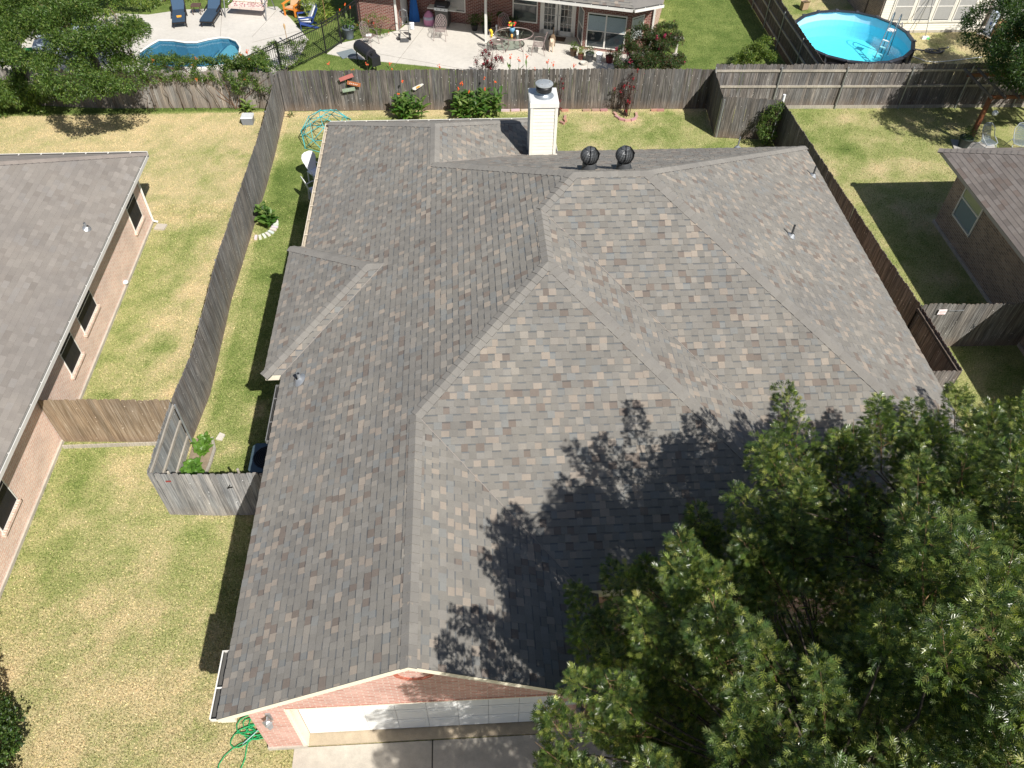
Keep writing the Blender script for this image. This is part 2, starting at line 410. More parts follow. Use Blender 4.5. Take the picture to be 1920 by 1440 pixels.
def gutter(mb, a, b, out, w=.11, h=.11, c=(1, 1, 1), inner_tone=.16):
    """open K-style trough along a-b, out = horizontal unit vector away from the wall"""
    a = Vector(a); b = Vector(b); o = Vector((out[0], out[1], 0)); d = (b-a).normalized(); t = .006
    def sheet(p, q, z0, z1): pass
    z = Vector((0, 0, 1))
    dk = tuple(x*inner_tone for x in c)  # trough inside is tinted darker than the outer lip
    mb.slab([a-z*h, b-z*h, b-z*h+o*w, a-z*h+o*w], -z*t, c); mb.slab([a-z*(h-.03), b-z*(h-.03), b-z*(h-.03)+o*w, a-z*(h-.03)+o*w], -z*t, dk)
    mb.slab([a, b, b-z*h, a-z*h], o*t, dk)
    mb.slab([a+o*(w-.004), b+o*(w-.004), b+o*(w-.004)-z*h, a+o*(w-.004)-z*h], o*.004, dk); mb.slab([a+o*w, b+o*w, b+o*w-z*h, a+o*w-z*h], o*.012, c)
    mb.slab([a+o*(w-.008), b+o*(w-.008), b+o*(w+.016), a+o*(w+.016)], z*.010, c)
    for e in (a, b): mb.slab([e-z*h, e-z*h+o*w, e+o*w, e], d*t, c)
    L = (b-a).length; k = 1
    x = .55
    while x < L:
        p = a+d*x; mb.bar(p+o*.005-z*.004, p+o*w-z*.004, .03, .008, c); x += .72
# ================================================================== ground
POOL = [(-14.6, 37.2), (-14.3, 37.75), (-13.6, 37.68), (-13.0, 37.46), (-12.5, 37.45), (-12.0, 37.75), (-11.5, 37.93), (-11.06, 37.86), (-10.65, 37.5), (-10.38, 36.9), (-10.30, 36.2), (-10.42, 35.6), (-10.8, 35.15), (-11.6, 34.9), (-12.6, 34.95), (-13.8, 35.1), (-14.6, 35.6), (-14.9, 36.4)]
def dryness(x, y):
    """0 lush green .. 1 straw, by lawn and by worn patch"""
    x = np.asarray(x, float); y = np.asarray(y, float)
    n1 = fbm(x, y, .33, 1); n2 = fbm(x, y, 1.1, 5, 3); n3 = fbm(x, y, 2.6, 9, 2)
    d = np.full(x.shape, .5)
    left = x < -7.6
    d = np.where(left, .58+.20*np.clip((y-22)/8, 0, 1)+.08*np.clip((12-y)/6, -1, 1)*0, d)
    d = np.where(left & (y > 11) & (y < 22) & (x < -9.3), .42, d)
    front = (y < 11.2)
    d = np.where(front & (x < 0), .54+.10*np.clip((8.5-y)/4, 0, 1), d)
    sidey = (x > -7.6) & (x < -4.2) & (y >= 11.2)
    d = np.where(sidey, .04+.42*np.clip((y-27.3)/2.5, 0, 1)+.16*np.clip((15.5-y)/3, 0, 1), d)
    back = (x > -4.2) & (x < 12.5) & (y > 24) & (y < 31)
    d = np.where(back, .42, d)
    rn = (x > 12.6) & (y < 30.9)
    d = np.where(rn, .40+.10*np.clip((y-24)/3, -1, .3), d)
    mid = (y > 30.9) & (x < 14.8)
    d = np.where(mid, -.10, d)
    prt = (y > 30.9) & (x >= 14.8)
    d = np.where(prt, .68, d); d = np.where(prt & (x < 18) & (y > 36), .35, d)
    d = np.where(x > 26, .5, d)
    amp = np.where(mid, .4, np.where(sidey, .55, .75))
    d = d+(n1-.5)*amp*.8+(n2-.5)*amp*.85+(n3-.5)*amp*.7
    d = d+np.where((np.abs(x+7.52) < .22) & (y > 13.5) & (y < 31), .40, 0)+np.where((y > 30.35) & (y < 31) & (x > -7.5) & (x < 10.3), .35, 0)+np.where(left & (y > 31.0) & (y < 31.35), -.3, 0)+np.where((np.abs(x-12.75) < .25) & (y > 14) & (y < 28), .25, 0)
    # straw-coloured worn spots
    for cx, cy, r, k in ((-6.35, 16.1, .42, .55), (-6.1, 14.6, .32, .6), (-5.95, 17.3, .3, .45), (-6.5, 13.2, .35, .35), (-6.2, 12.0, .28, .4), (-5.55, 19.3, .35, .5), (-5.75, 24.7, .32, .8), (-5.7, 22.0, .35, .4),
                         (-7.25, 27.5, .55, .4), (-6.6, 29.6, .9, .25), (-8.6, 15.3, .45, .35), (-9.1, 19.7, .6, .35), (-8.3, 22.3, .7, .3), (-8.8, 25.9, .7, .3), (-10.3, 7.3, .9, .25), (-9.8, 8.8, .5, .2), (-5.9, 9.4, .4, .25),
                         (13.9, 25.6, .45, .4), (16.2, 29.6, .6, .35), (15.9, 25.8, .6, .5), (17.2, 26.2, .9, .45), (6.9, 29.6, .5, .4), (5.2, 29.3, .6, .3), (13.6, 19.5, .3, .3), (-9.7, 18.2, .4, .25), (9.7, 40.5, .35, .8), (9.9, 39.3, .3, .7), (10.1, 38.0, .25, .5)):
        rr = np.sqrt((x-cx)**2+(y-cy)**2)/r*(.75+.5*n2); d = d+k*np.clip(1.15-rr, 0, 1)
    for cx, cy, r, k in ((-9.2, 17.3, .5, .4), (-10.4, 13.0, .8, .3), (-7.9, 24.2, .5, .3), (-9.9, 26.0, .9, .2), (-9.9, 22.8, .6, .3), (15.2, 27.4, .7, .3), (14.4, 30.0, .8, .3), (-7.3, 9.9, .9, .12), (-10.0, 9.6, .8, .2), (16.6, 25.4, .5, .3)):
        rr = np.sqrt((x-cx)**2+(y-cy)**2)/r; d = d-k*np.clip(1.2-rr, 0, 1)
    return np.clip(d, -.3, 1.1)
def inpoly(poly, x, y):
    x = np.asarray(x, float); y = np.asarray(y, float); c = np.zeros(x.shape, bool); n = len(poly)
    for i in range(n):
        (ax, ay), (bx, by) = poly[i], poly[i-1]
        if ay == by: continue
        k = ((ay > y) != (by > y)) & (x < (bx-ax)*(y-ay)/(by-ay)+ax); c ^= k
    return c
def grass_material():
    m, b = newmat('lawn_grass', .9, spec=.2); a = colattr(m); sp = mk(m, 'ShaderNodeSeparateColor'); lk(m, a, sp.inputs[0])
    o = coords(m); n1 = noise(m, o, 7, 5, .7); n2 = noise(m, o, 24, 4, .75); n3 = noise(m, o, 2.2, 4, .6)
    def add(x, y_, k):
        q = mk(m, 'ShaderNodeMath', operation='MULTIPLY_ADD'); lk(m, y_, q.inputs[0]); q.inputs[1].default_value = k
        lk(m, x, q.inputs[2]); return q.outputs[0]
    d = add(sp.outputs[0], n1, .70); d = add(d, n2, .75); d = add(d, n3, .50)
    c = ramp(m, maprange(m, d, .72, 2.08, 0, 1), [(0, (.100, .152, .034)), (.25, (.195, .245, .070)), (.5, (.335, .342, .140)), (.72, (.48, .415, .225)), (1, (.62, .49, .29))])
    c = mixc(m, 1.0, c, ramp(m, n2, [(.3, (.52, .52, .50)), (.7, (1.40, 1.40, 1.38))]), 'MULTIPLY')
    g = mk(m, 'ShaderNodeCombineColor')
    for i in range(3): lk(m, sp.outputs[1], g.inputs[i])
    c = mixc(m, 1.0, c, g.outputs[0], 'MULTIPLY'); lk(m, c, b.inputs['Base Color']); bump(m, b, n2, .8, .03); return m
M_GRASS = grass_material()
def ground_sheet():
    xs = np.concatenate([[-500, -180, -70, -38], np.arange(-27, 33, .3), [45, 80, 190, 500]]); ys = np.concatenate([[-400, -120, -40, -12], np.arange(-3, 47, .3), [60, 100, 220, 600]])
    X, Y = np.meshgrid(xs, ys); nx, ny = len(xs), len(ys); V = np.stack([X, Y, np.zeros_like(X)], -1).reshape(-1, 3)
    i, j = np.meshgrid(np.arange(nx-1), np.arange(ny-1)); a = (j*nx+i).ravel(); F = np.stack([a, a+1, a+nx+1, a+nx], 1)
    ins = inpoly(POOL, V[:, 0], V[:, 1]); F = F[~ins[F].any(1)]
    dr = dryness(V[:, 0], V[:, 1]); n = len(F)
    cols = np.stack([dr[F].mean(1), np.ones(n), np.zeros(n)], 1)
    o = raw_obj('ground', V.astype(np.float32).ravel(), F.ravel().astype(np.int32), (np.arange(n)*4).astype(np.int32), np.full(n, 4, np.int32), cols, M_GRASS, uv=False)
    # smooth the dryness over the corners
    cc = np.ones((n*4, 4), np.float32); cc[:, 0] = dr[F.ravel()]; cc[:, 2] = 0; o.data.attributes['Col'].data.foreach_set('color', cc.ravel())
    tag(o, kind='structure'); return o
ground_sheet()
PATIO = [(-6.30, 36.15), (-5.8, 37.19), (-3.48, 38.32), (-3.1, 38.5), (-2.2, 40.2), (6.0, 38.0), (7.3, 36.6), (8.6, 37.2), (8.9, 36.3), (7.6, 34.1), (6.9, 33.2), (2.5, 33.1), (-.11, 34.37), (-1.8, 34.83), (-4.24, 35.42), (-5.23, 35.66)]
POOLDECK = [(-20.5, 41.2), (-15.5, 40.6), (-13.9, 41.15), (-9.3, 41.4), (-8.46, 40.0), (-7.3, 37.6), (-7.6, 35.4), (-9.0, 33.2), (-10.5, 33.0), (-16.5, 33.4), (-20.5, 34.5)]
BLOCKED = [[(-11.2, 0), (-11.2, 23.4), (-30, 23.4), (-30, 0)], [(-4.4, 5.45), (11, 5.45), (11, 22.7), (2.6, 22.7), (2.6, 24.8), (-4.4, 24.8)], [(16.5, 0), (40, 0), (40, 22.8), (16.5, 22.8)],
           [(-3.9, -3), (2.6, -3), (2.6, 5.6), (-3.9, 5.6)], PATIO, POOLDECK, [(-7.5, 12.4), (-7.08, 12.4), (-7.02, 13.2), (-7.14, 13.6), (-7.5, 13.6)]]
def grass_blades():
    parts = []
    for x0, x1, y0, y1, den in ((-11.2, -3.8, 4.3, 10, 1900), (-11.2, -4.4, 10, 16.5, 1300), (-11.2, -4.4, 16.5, 24.5, 900), (-21, -4.4, 23.4, 31.4, 520), (-4.4, 13, 22.6, 31, 380), (12.2, 21, 13, 31, 400), (-7, 15, 31, 42, 160), (14.8, 27, 31, 42, 110), (8, 14.5, 3, 13.5, 260)):
        n = int((x1-x0)*(y1-y0)*den); parts.append(np.stack([RNG.uniform(x0, x1, n), RNG.uniform(y0, y1, n)], 1))
    P = np.concatenate(parts); ok = np.ones(len(P), bool)
    for pg in BLOCKED: ok &= ~inpoly(pg, P[:, 0], P[:, 1])
    P = P[ok]; n = len(P); a = RNG.uniform(0, 6.283, n); h = RNG.uniform(.018, .06, n)*(1+.4*(P[:, 1] > 31)); wd = RNG.uniform(.006, .013, n); t = RNG.uniform(0, .9, n); b = RNG.uniform(0, 6.283, n)
    c, s = np.cos(a)*wd, np.sin(a)*wd; V = np.zeros((n, 3, 3), np.float32)
    V[:, 0, 0] = P[:, 0]-c; V[:, 0, 1] = P[:, 1]-s; V[:, 1, 0] = P[:, 0]+c; V[:, 1, 1] = P[:, 1]+s
    V[:, 2, 0] = P[:, 0]+np.cos(b)*h*t; V[:, 2, 1] = P[:, 1]+np.sin(b)*h*t; V[:, 2, 2] = h*np.sqrt(1-t*t*.8); V[:, :2, 2] = -.003
    dr = np.clip(dryness(P[:, 0], P[:, 1])+RNG.normal(0, .24, n), -.3, 1.2)
    cols = np.stack([dr, RNG.uniform(.55, 1.75, n), np.zeros(n)], 1)
    o = raw_obj('grass', V.ravel(), np.arange(n*3, dtype=np.int32), (np.arange(n)*3).astype(np.int32), np.full(n, 3, np.int32), cols, M_GRASS, uv=False)
    tag(o, 'short lawn grass, green in the side yard and straw coloured in the open yards', 'grass', kind='stuff')
grass_blades()
m = MB(); m.box(-3.9, -1.115, -6, 5.46, -.1, .015, (1, 1, 1)); m.box(-1.085, 2.7, -6, 5.46, -.1, .015, (.96, .96, .97)); m.box(-1.115, -1.085, -6, 5.46, -.1, .002, (.25, .25, .25)); m.box(-4.0, 2.7, 5.46, 5.475, -.1, 0.0, (.2, .2, .2))
tag(obj('driveway', m, M_CONC), kind='structure')
# ================================================================== the main house
XW, ZE = -4.68, 2.75
def zw(x): return ZE+SL*(x-XW)
Z3, Z2, Z1, ZR = zw(-1.2), zw(1.67), zw(2.48), zw(-.9)
gl = (-4.68, 5.12, ZE); gp = (-1.2, 5.12, Z3); R3n = (-1.2, 10.33, Z3); A2 = (1.67, 13.2, Z2); R2n = (1.67, 15.08, Z2); A1 = (2.48, 15.89, Z1); A1e = (4.2, 15.89, Z1)
R1s = (-.9, 19.27, ZR); R1n = (-.9, 21.36, ZR); NWc = (XW, 25.14, ZE); WNE = (2.88, 25.14, ZE); NEc = (11.36, 23.05, ZE); VN = (2.88, 23.05, ZE)
SEc = (11.36, 8.73, ZE); VME = (8.02, 8.73, ZE)
house = thing('brick_house', 'pink brick house under the big grey shingle roof with white chimney, in the middle', 'house', (3.3, 15, 0))
eave = [(-4.66, 5.50), (2.26, 5.50), (2.26, 7.17), (8.0, 7.17), (8.0, 8.75), (11.34, 8.75), (11.34, 23.03), (2.86, 23.03), (2.86, 25.12), (-4.66, 25.12), (-4.66, 18.3), (-5.10, 18.3), (-5.10, 13.3), (-4.66, 13.3)]
foot = [(-4.38, 5.80), (1.95, 5.80), (1.95, 7.5), (7.7, 7.5), (7.7, 9.1), (11.0, 9.1), (11.0, 22.7), (2.55, 22.7), (2.55, 24.8), (-4.38, 24.8), (-4.38, 18.0), (-4.82, 18.0), (-4.82, 13.6), (-4.38, 13.6)]
m = MB(); m.prism(foot, .10, 2.60)
zt = lambda x: 2.64+SL*(4.68-abs(x+1.2)-1.2+0)*1 if False else 2.62+SL*(3.48-abs(x+1.2))
P = [(-4.38, .12), (-3.67, .12), (-3.67, 2.12), (1.33, 2.12), (1.33, .12), (1.95, .12), (1.95, zt(1.95)), (-1.2, zt(-1.2)), (-4.38, zt(-4.38))]
m.face([(x, 5.47, z) for x, z in P]); m.face([(-4.38, 5.47, .12), (-4.38, 5.47, zt(-4.38)), (-4.38, 5.8, zt(-4.38)), (-4.38, 5.8, .12)]); m.face([(1.95, 5.8, .12), (1.95, 5.8, zt(1.95)), (1.95, 5.47, zt(1.95)), (1.95, 5.47, .12)])
obj('wall', m, M_BR, house)
m = MB(); m.prism([(-4.41, 5.44), (-3.62, 5.44), (-3.62, 5.83), (-4.41, 5.83)], -.05, .12); m.prism([(1.28, 5.44), (1.98, 5.44), (1.98, 5.83), (1.28, 5.83)], -.05, .12)
m.prism([(x+(.03 if x > 3 else -.03), y) for x, y in foot], -.05, .10); m.box(-3.62, 1.28, 5.485, 5.8, -.05, .03, (.86, .78, .66))
obj('foundation', m, M_CONC, house)
# garage door, jambs
m = MB()
for r_ in range(4):
    for k in range(8):
        x0 = -3.60+k*.611; m.box(x0+.004, x0+.607, 5.72, 5.755, .05+r_*.52+.012, .05+(r_+1)*.52-.012)
        m.box(x0+.07, x0+.54, 5.712, 5.722, .05+r_*.52+.10, .05+(r_+1)*.52-.10, (.97, .97, .97))
m.box(-3.6, 1.29, 5.74, 5.76, .04, 2.12, (.35, .35, .35))
gd = obj('garage_door', m, M_DOOR, house)
m = MB(); m.box(-3.668, -3.61, 5.475, 5.72, .04, 2.118); m.box(1.27, 1.328, 5.475, 5.72, .04, 2.118); m.box(-3.61, 1.27, 5.475, 5.72, 2.06, 2.118)
m.box(-3.69, -3.665, 5.455, 5.472, .12, 2.135); m.box(1.33, 1.35, 5.455, 5.472, .12, 2.135)
obj('door_jamb', m, M_CREAM, house)
# brick ornament: half ring of upright bricks under the peak, soldier course over the pier
m = MB(); cx, cz, r0, r1 = -1.2, 3.54, .29, .375
for k in range(15):
    t0 = math.pi+math.pi*(k+.06)/15; t1 = math.pi+math.pi*(k+.94)/15; q = random.uniform(.8, 1.1)
    pts = [(cx+r_*math.cos(t), cz+r_*.95*math.sin(t)) for r_, t in ((r0, t0), (r1, t0), (r1, t1), (r0, t1))]
    m.slab([(x, 5.455, z) for x, z in pts], (0, .03, 0), (q*.9, q*.48, q*.38))
obj('brick_arch', m, M_BR, house)
m = MB()
for k in range(9): m.box(-4.36+k*.07, -4.30+k*.07, 5.455, 5.475, 2.30, 2.40+.012*(k % 2), (1, .6, .48))
obj('brick_course', m, M_BR, house)
m = MB()
for k in range(26): m.box(-3.67+k*.193, -3.67+k*.193+.18, 5.462, 5.475, 2.125, 2.19, (.92, .85, .82))
obj('brick_lintel', m, M_BR, house)
m = MB()
for k in range(6): m.box(1.55+k*.065, 1.60+k*.065, 5.45, 5.475, 2.28, 2.34, (.5, .4, .4))
obj('brick_vent', m, M_BR, house)

# fascia + soffit
m = MB(); m.prism(eave, 2.575, 2.725)
m.prism([(-4.66, 5.15), (-4.40, 5.15), (-4.40, 5.49), (-4.66, 5.49)], 2.50, 2.73); m.prism([(2.0, 5.15), (2.26, 5.15), (2.26, 5.49), (2.0, 5.49)], 2.50, 2.73)
for a, b in ((gl, gp), ((2.28, 5.12, ZE), gp)):   # rake boards
    a = Vector(a); b = Vector(b); m.slab([a+Vector((0, 0, -.015)), b+Vector((0, 0, -.015)), b+Vector((0, .03, -.015)), a+Vector((0, .03, -.015))], (0, 0, -.14))
    m.slab([a+Vector((0, .03, -.05)), b+Vector((0, .03, -.05)), b+Vector((0, .36, -.05)), a+Vector((0, .36, -.05))], (0, 0, -.02))
m.slab([(1.98, 7.15, 2.72), (7.72, 7.15, 2.72), (7.72, 7.15, 2.89), (1.98, 7.15, 2.89)], (0, .03, 0))
obj('fascia', m, M_CREAM, house)
# roof
z715 = ZE+SL*(7.15-6.85)
bNW, bSW = (-5.12, 18.3, ZE), (-5.12, 13.3, ZE); bP1 = (-2.62, 15.8, ZE+SL*2.5); bP2 = (XW+2.5, 15.8, ZE+SL*2.5)
m = MB()
shingles(m, [gl, gp, R3n, A2, R2n, A1, R1s, R1n, NWc], (-1, 0), PAL_MAIN)
shingles(m, [gp, (2.28, 5.12, ZE), (2.28, 7.15, ZE), (1.98, 7.15, z715), R3n], (1, 0), PAL_MAIN)
shingles(m, [(1.98, 7.15, z715), (7.72, 7.15, z715), A2, R3n], (0, -1), PAL_MAIN)
shingles(m, [(7.72, 7.15, z715), (8.02, 7.15, ZE), VME, R2n, A2], (1, 0), PAL_MAIN)
shingles(m, [VME, SEc, A1e, A1, R2n], (0, -1), PAL_MAIN)
shingles(m, [SEc, NEc, A1e], (1, 0), PAL_MAIN)
shingles(m, [NEc, VN, R1s, A1, A1e], (0, 1), PAL_MAIN)
shingles(m, [VN, WNE, R1n, R1s], (1, 0), PAL_MAIN)
shingles(m, [WNE, NWc, R1n], (0, 1), PAL_MAIN)
shingles(m, [bSW, bP1, bNW], (-1, 0), PAL_MAIN)
shingles(m, [bSW, (XW, 13.3, ZE), bP2, bP1], (0, -1), PAL_MAIN)
shingles(m, [bNW, bP1, bP2, (XW, 18.3, ZE)], (0, 1), PAL_MAIN)
roof = obj('roof', m, M_SH, house)
m = MB()
hipcap(m, gp, R3n, NW_, NE_); hipcap(m, R3n, A2, NW_, NS_); hipcap(m, A2, R2n, NW_, NE_); hipcap(m, R2n, A1, NW_, NS_); hipcap(m, A1e, A1, NS_, NN_)
hipcap(m, R1s, A1, NW_, NN_); hipcap(m, R1n, R1s, NW_, NE_); hipcap(m, NWc, R1n, NW_, NN_); hipcap(m, WNE, R1n, NE_, NN_)
hipcap(m, NEc, A1e, NE_, NN_); hipcap(m, SEc, A1e, NE_, NS_); hipcap(m, (7.72, 7.15, z715), A2, NE_, NS_)
hipcap(m, bSW, bP1, NW_, NS_, expo=.19); hipcap(m, bNW, bP1, NW_, NN_, expo=.19); hipcap(m, bP2, bP1, NS_, NN_, expo=.17)
obj('ridge_cap', m, M_SH, roof)
# thin metal in the valleys
for a, b, na, nb in ((R3n, (1.98, 7.15, z715), NE_, NS_), (R2n, VME, NE_, NS_), (R1s, VN, NE_, NN_), (bP2, (XW, 13.3, ZE), NW_, NS_)):
    a = Vector(a)+Vector((0, 0, .004)); b = Vector(b)+Vector((0, 0, .004)); m = MB(); m.bar(a, b, .012, .03, (.30, .27, .25)); obj('valley_line', m, M_SH, roof)
# gutters
def gut(a, b, out, name='gutter', mat=None, c=(1, 1, 1), par=None, w=.11, inner_tone=.12):
    g = MB(); gutter(g, a, b, out, c=c, w=w, inner_tone=inner_tone); return obj(name, g, mat or M_GUT, par or house)
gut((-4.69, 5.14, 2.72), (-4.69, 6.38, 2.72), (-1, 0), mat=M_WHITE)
gut((-4.69, 11.3, 2.72), (-4.69, 13.0, 2.72), (-1, 0), c=(.30, .31, .33), w=.075, inner_tone=.3)
gut((-4.69, 18.35, 2.72), (-4.69, 25.12, 2.72), (-1, 0), c=(1.15, 1.05, .92), inner_tone=.7)
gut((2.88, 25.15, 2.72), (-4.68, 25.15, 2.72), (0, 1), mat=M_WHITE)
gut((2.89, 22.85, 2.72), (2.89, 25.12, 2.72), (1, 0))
m = MB(); m.tube([(-4.82, 18.32, 2.66), (-5.02, 18.36, 2.62), (-5.06, 18.40, 2.40)], .035, 8); obj('downspout', m, M_GREYM, house)
# chimney
ch = thing('chimney', None, None); del_ = ch
ch.parent = house; ch.location = Vector((2.33, 21.95, 3.0))-house.location
m = MB(); x0, x1, y0, y1 = 1.96, 2.72, 21.56, 22.40
m.box(x0+.02, x1-.02, y0+.02, y1-.02, 2.9, 5.2, (.9, .9, .9))
for k in range(19):
    z = 3.05+k*.115
    for (ax, ay, bx, by, ox, oy) in ((x0+.06, y0, x1-.06, y0, 0, -1), (x0, y1-.06, x0, y0+.06, -1, 0), (x1, y0+.06, x1, y1-.06, 1, 0)):
        t = .014; q = Vector((ox, oy, 0)); a = Vector((ax, ay, z)); b = Vector((bx, by, z)); u = Vector((0, 0, .118))
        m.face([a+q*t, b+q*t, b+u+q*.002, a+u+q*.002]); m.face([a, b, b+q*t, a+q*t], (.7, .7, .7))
for cx_, cy_ in ((x0, y0), (x1, y0), (x0, y1), (x1, y1)): m.box(cx_-.055 if cx_ == x1 else cx_-.03, cx_+.03 if cx_ == x1 else cx_+.055, cy_-.03 if cy_ == y0 else cy_-.05, cy_+.05 if cy_ == y0 else cy_+.03, 3.0, 5.16, (1.02, 1.02, 1.02))
m.box(x0-.07, x0+.06, y0-.09, y0+.05, 3.40, 3.55); m.box(x1-.06, x1+.09, y0-.09, y0+.05, 3.40, 3.55)
obj('siding', m, M_SIDING, ch)
m = MB(); m.box(x0-.05, x1+.05, y0-.05, y1+.05, 5.14, 5.28); m.box(x0-.03, x1+.03, y0-.03, y1+.03, 5.278, 5.295, (.82, .86, .92))
obj('cap_pan', m, M_WHITE, ch)
m = MB(); C0 = (2.35, 21.98, 0)
m.lathe([(.30, 5.295), (.26, 5.32), (.17, 5.36), (.165, 5.50)], C0, 24, (.95, 1, 1.05)); obj('flue_collar', m, M_GREYM, ch, True)
m = MB(); m.lathe([(.17, 5.44), (.235, 5.45), (.24, 5.60), (.17, 5.62)], C0, 24); obj('flue_ring', m, M_BLACK, ch, True)
m = MB(); m.lathe([(.245, 5.63), (.265, 5.645), (.26, 5.67), (.15, 5.70), (.001, 5.71)], C0, 28, (1.5, 1.5, 1.45)); m.disc((C0[0], C0[1], 5.632), .245, 28, flip=True)
for t in (0, 2.1, 4.2): m.ball((C0[0]+.16*math.cos(t), C0[1]+.16*math.sin(t), 5.70), .012, 6, (.4, .3, .2))
obj('flue_cap', m, M_GREYM, ch, False)
# turbine vents
def turbine(x, y, zb):
    t = thing('turbine_vent', None, None); t.parent = house; t.location = Vector((x, y, zb))-house.location
    m = MB(); m.lathe([(.20, -.12), (.165, -.02), (.16, .14), (.15, .16)], (x, y, zb), 20); m.box(x-.24, x+.24, y-.2, y+.28, zb-.14, zb-.10); obj('base_collar', m, M_DARKM, t, True)
    m = MB(); n = 22
    for k in range(n):   # twisted overlapping vanes
        a0 = 2*math.pi*k/n; P = []; prev = None
        for j in range(9):
            ph = math.pi*(.12+.76*j/8); rr = .215*math.sin(ph)+.012; z = zb+.33-.20*math.cos(ph); tw = .55*j/8
            u = a0+tw; v_ = a0+tw+2*math.pi/n*1.25
            p = (x+rr*math.cos(u), y+rr*math.sin(u), z); q = (x+(rr-.022)*math.cos(v_), y+(rr-.022)*math.sin(v_), z)
            if prev: m.face([prev[0], p, q, prev[1]], (1.1, 1.1, 1.1) if k % 2 else (.9, .9, .9))
            prev = (p, q)
    m.lathe([(.11, .515), (.10, .53), (.05, .55), (.001, .555)], (x, y, zb), 18, (1.2, 1.2, 1.2)); m.ball((x, y, zb+.33), .165, 14, (.12, .12, .12))
    obj('vane', m, M_DARKM, t, False)
    m = MB(); m.tube([(x-.17, y-.06, zb+.05), (x-.10, y-.20, zb+.18), (x-.02, y-.245, zb+.33), (x-.01, y-.16, zb+.50), (x, y, zb+.57)], .012, 6); m.tube([(x+.17, y+.06, zb+.05), (x+.25, y+.08, zb+.33), (x+.12, y+.03, zb+.52), (x, y, zb+.57)], .012, 6); obj('bracket', m, M_BLACK, t)
turbine(2.92, 16.42, 6.36); turbine(3.76, 16.42, 6.36)
def vent(x, y, z, h, r, mat, flash, n_, par=house):
    m = MB(); m.tube([(x, y, z-.05), (x, y, z+h)], r, 12); m.disc((x, y, z+h+.001), r*.8, 12, (.2, .2, .2))
    e = obj('vent_pipe', m, mat, par, False); m = MB(); N = Vector(n_).normalized(); a = N.cross(Vector((0, 1, 0))).normalized() if abs(N.y) < .3 else N.cross(Vector((1, 0, 0))).normalized(); b = N.cross(a)
    o = Vector((x, y, z))+N*.016; P = [o+a*math.cos(t*math.pi/8)*flash+b*math.sin(t*math.pi/8)*flash*1.2 for t in range(16)]
    T = [o+N*.08+a*math.cos(t*math.pi/8)*r*1.3+b*math.sin(t*math.pi/8)*r*1.3 for t in range(16)]
    for k in range(16): m.face([P[k], P[(k+1) % 16], T[(k+1) % 16], T[k]])
    f = obj('flashing', m, M_GREYM, par, True); f.parent = e; f.location = (0, 0, 0)
    return e
vent(8.38, 16.17, ZE+SL*(11.36-8.38), .36, .028, M_DARKM, .12, NE_); vent(10.87, 20.91, ZE+SL*(11.36-10.87), .34, .028, M_DARKM, .12, NE_)
vent(-4.13, 12.83, zw(-4.13), .24, .045, M_GREYM, .17, NW_); vent(9.0, 22.9, ZE+.08, .42, .025, M_GREYM, .1, NN_)
# wall lanterns
for x, z in ((-4.02, 1.62), (1.80, 1.45)):
    t = thing('wall_lantern', None, None); t.parent = house; t.location = Vector((x, 5.4, z))-house.location
    m = MB(); m.box(x-.045, x+.045, 5.44, 5.47, z+.05, z+.36); m.tube([(x, 5.45, z+.30), (x, 5.40, z+.36), (x, 5.33, z+.33)], .012, 6); m.lathe([(.10, .27), (.055, .315), (.02, .33), (.001, .335)], (x, 5.33, z), 4)
    obj('bracket', m, M_GREYM if x < 0 else M_DARKM, t)
    m = MB(); m.lathe([(.055, 0), (.085, .27)], (x, 5.33, z), 4, (1.0, 1.0, 1.05)); m.disc((x, 5.33, z), .055, 4); obj('lamp_shade', m, M_GREYM if x < 0 else M_DARKM, t)
m = MB(); m.box(1.52, 1.92, 5.452, 5.472, 1.64, 1.78); m.box(1.55, 1.89, 5.448, 5.454, 1.66, 1.76, (.7, .72, .72)); obj('house_plaque', m, M_PLASTIC, house)
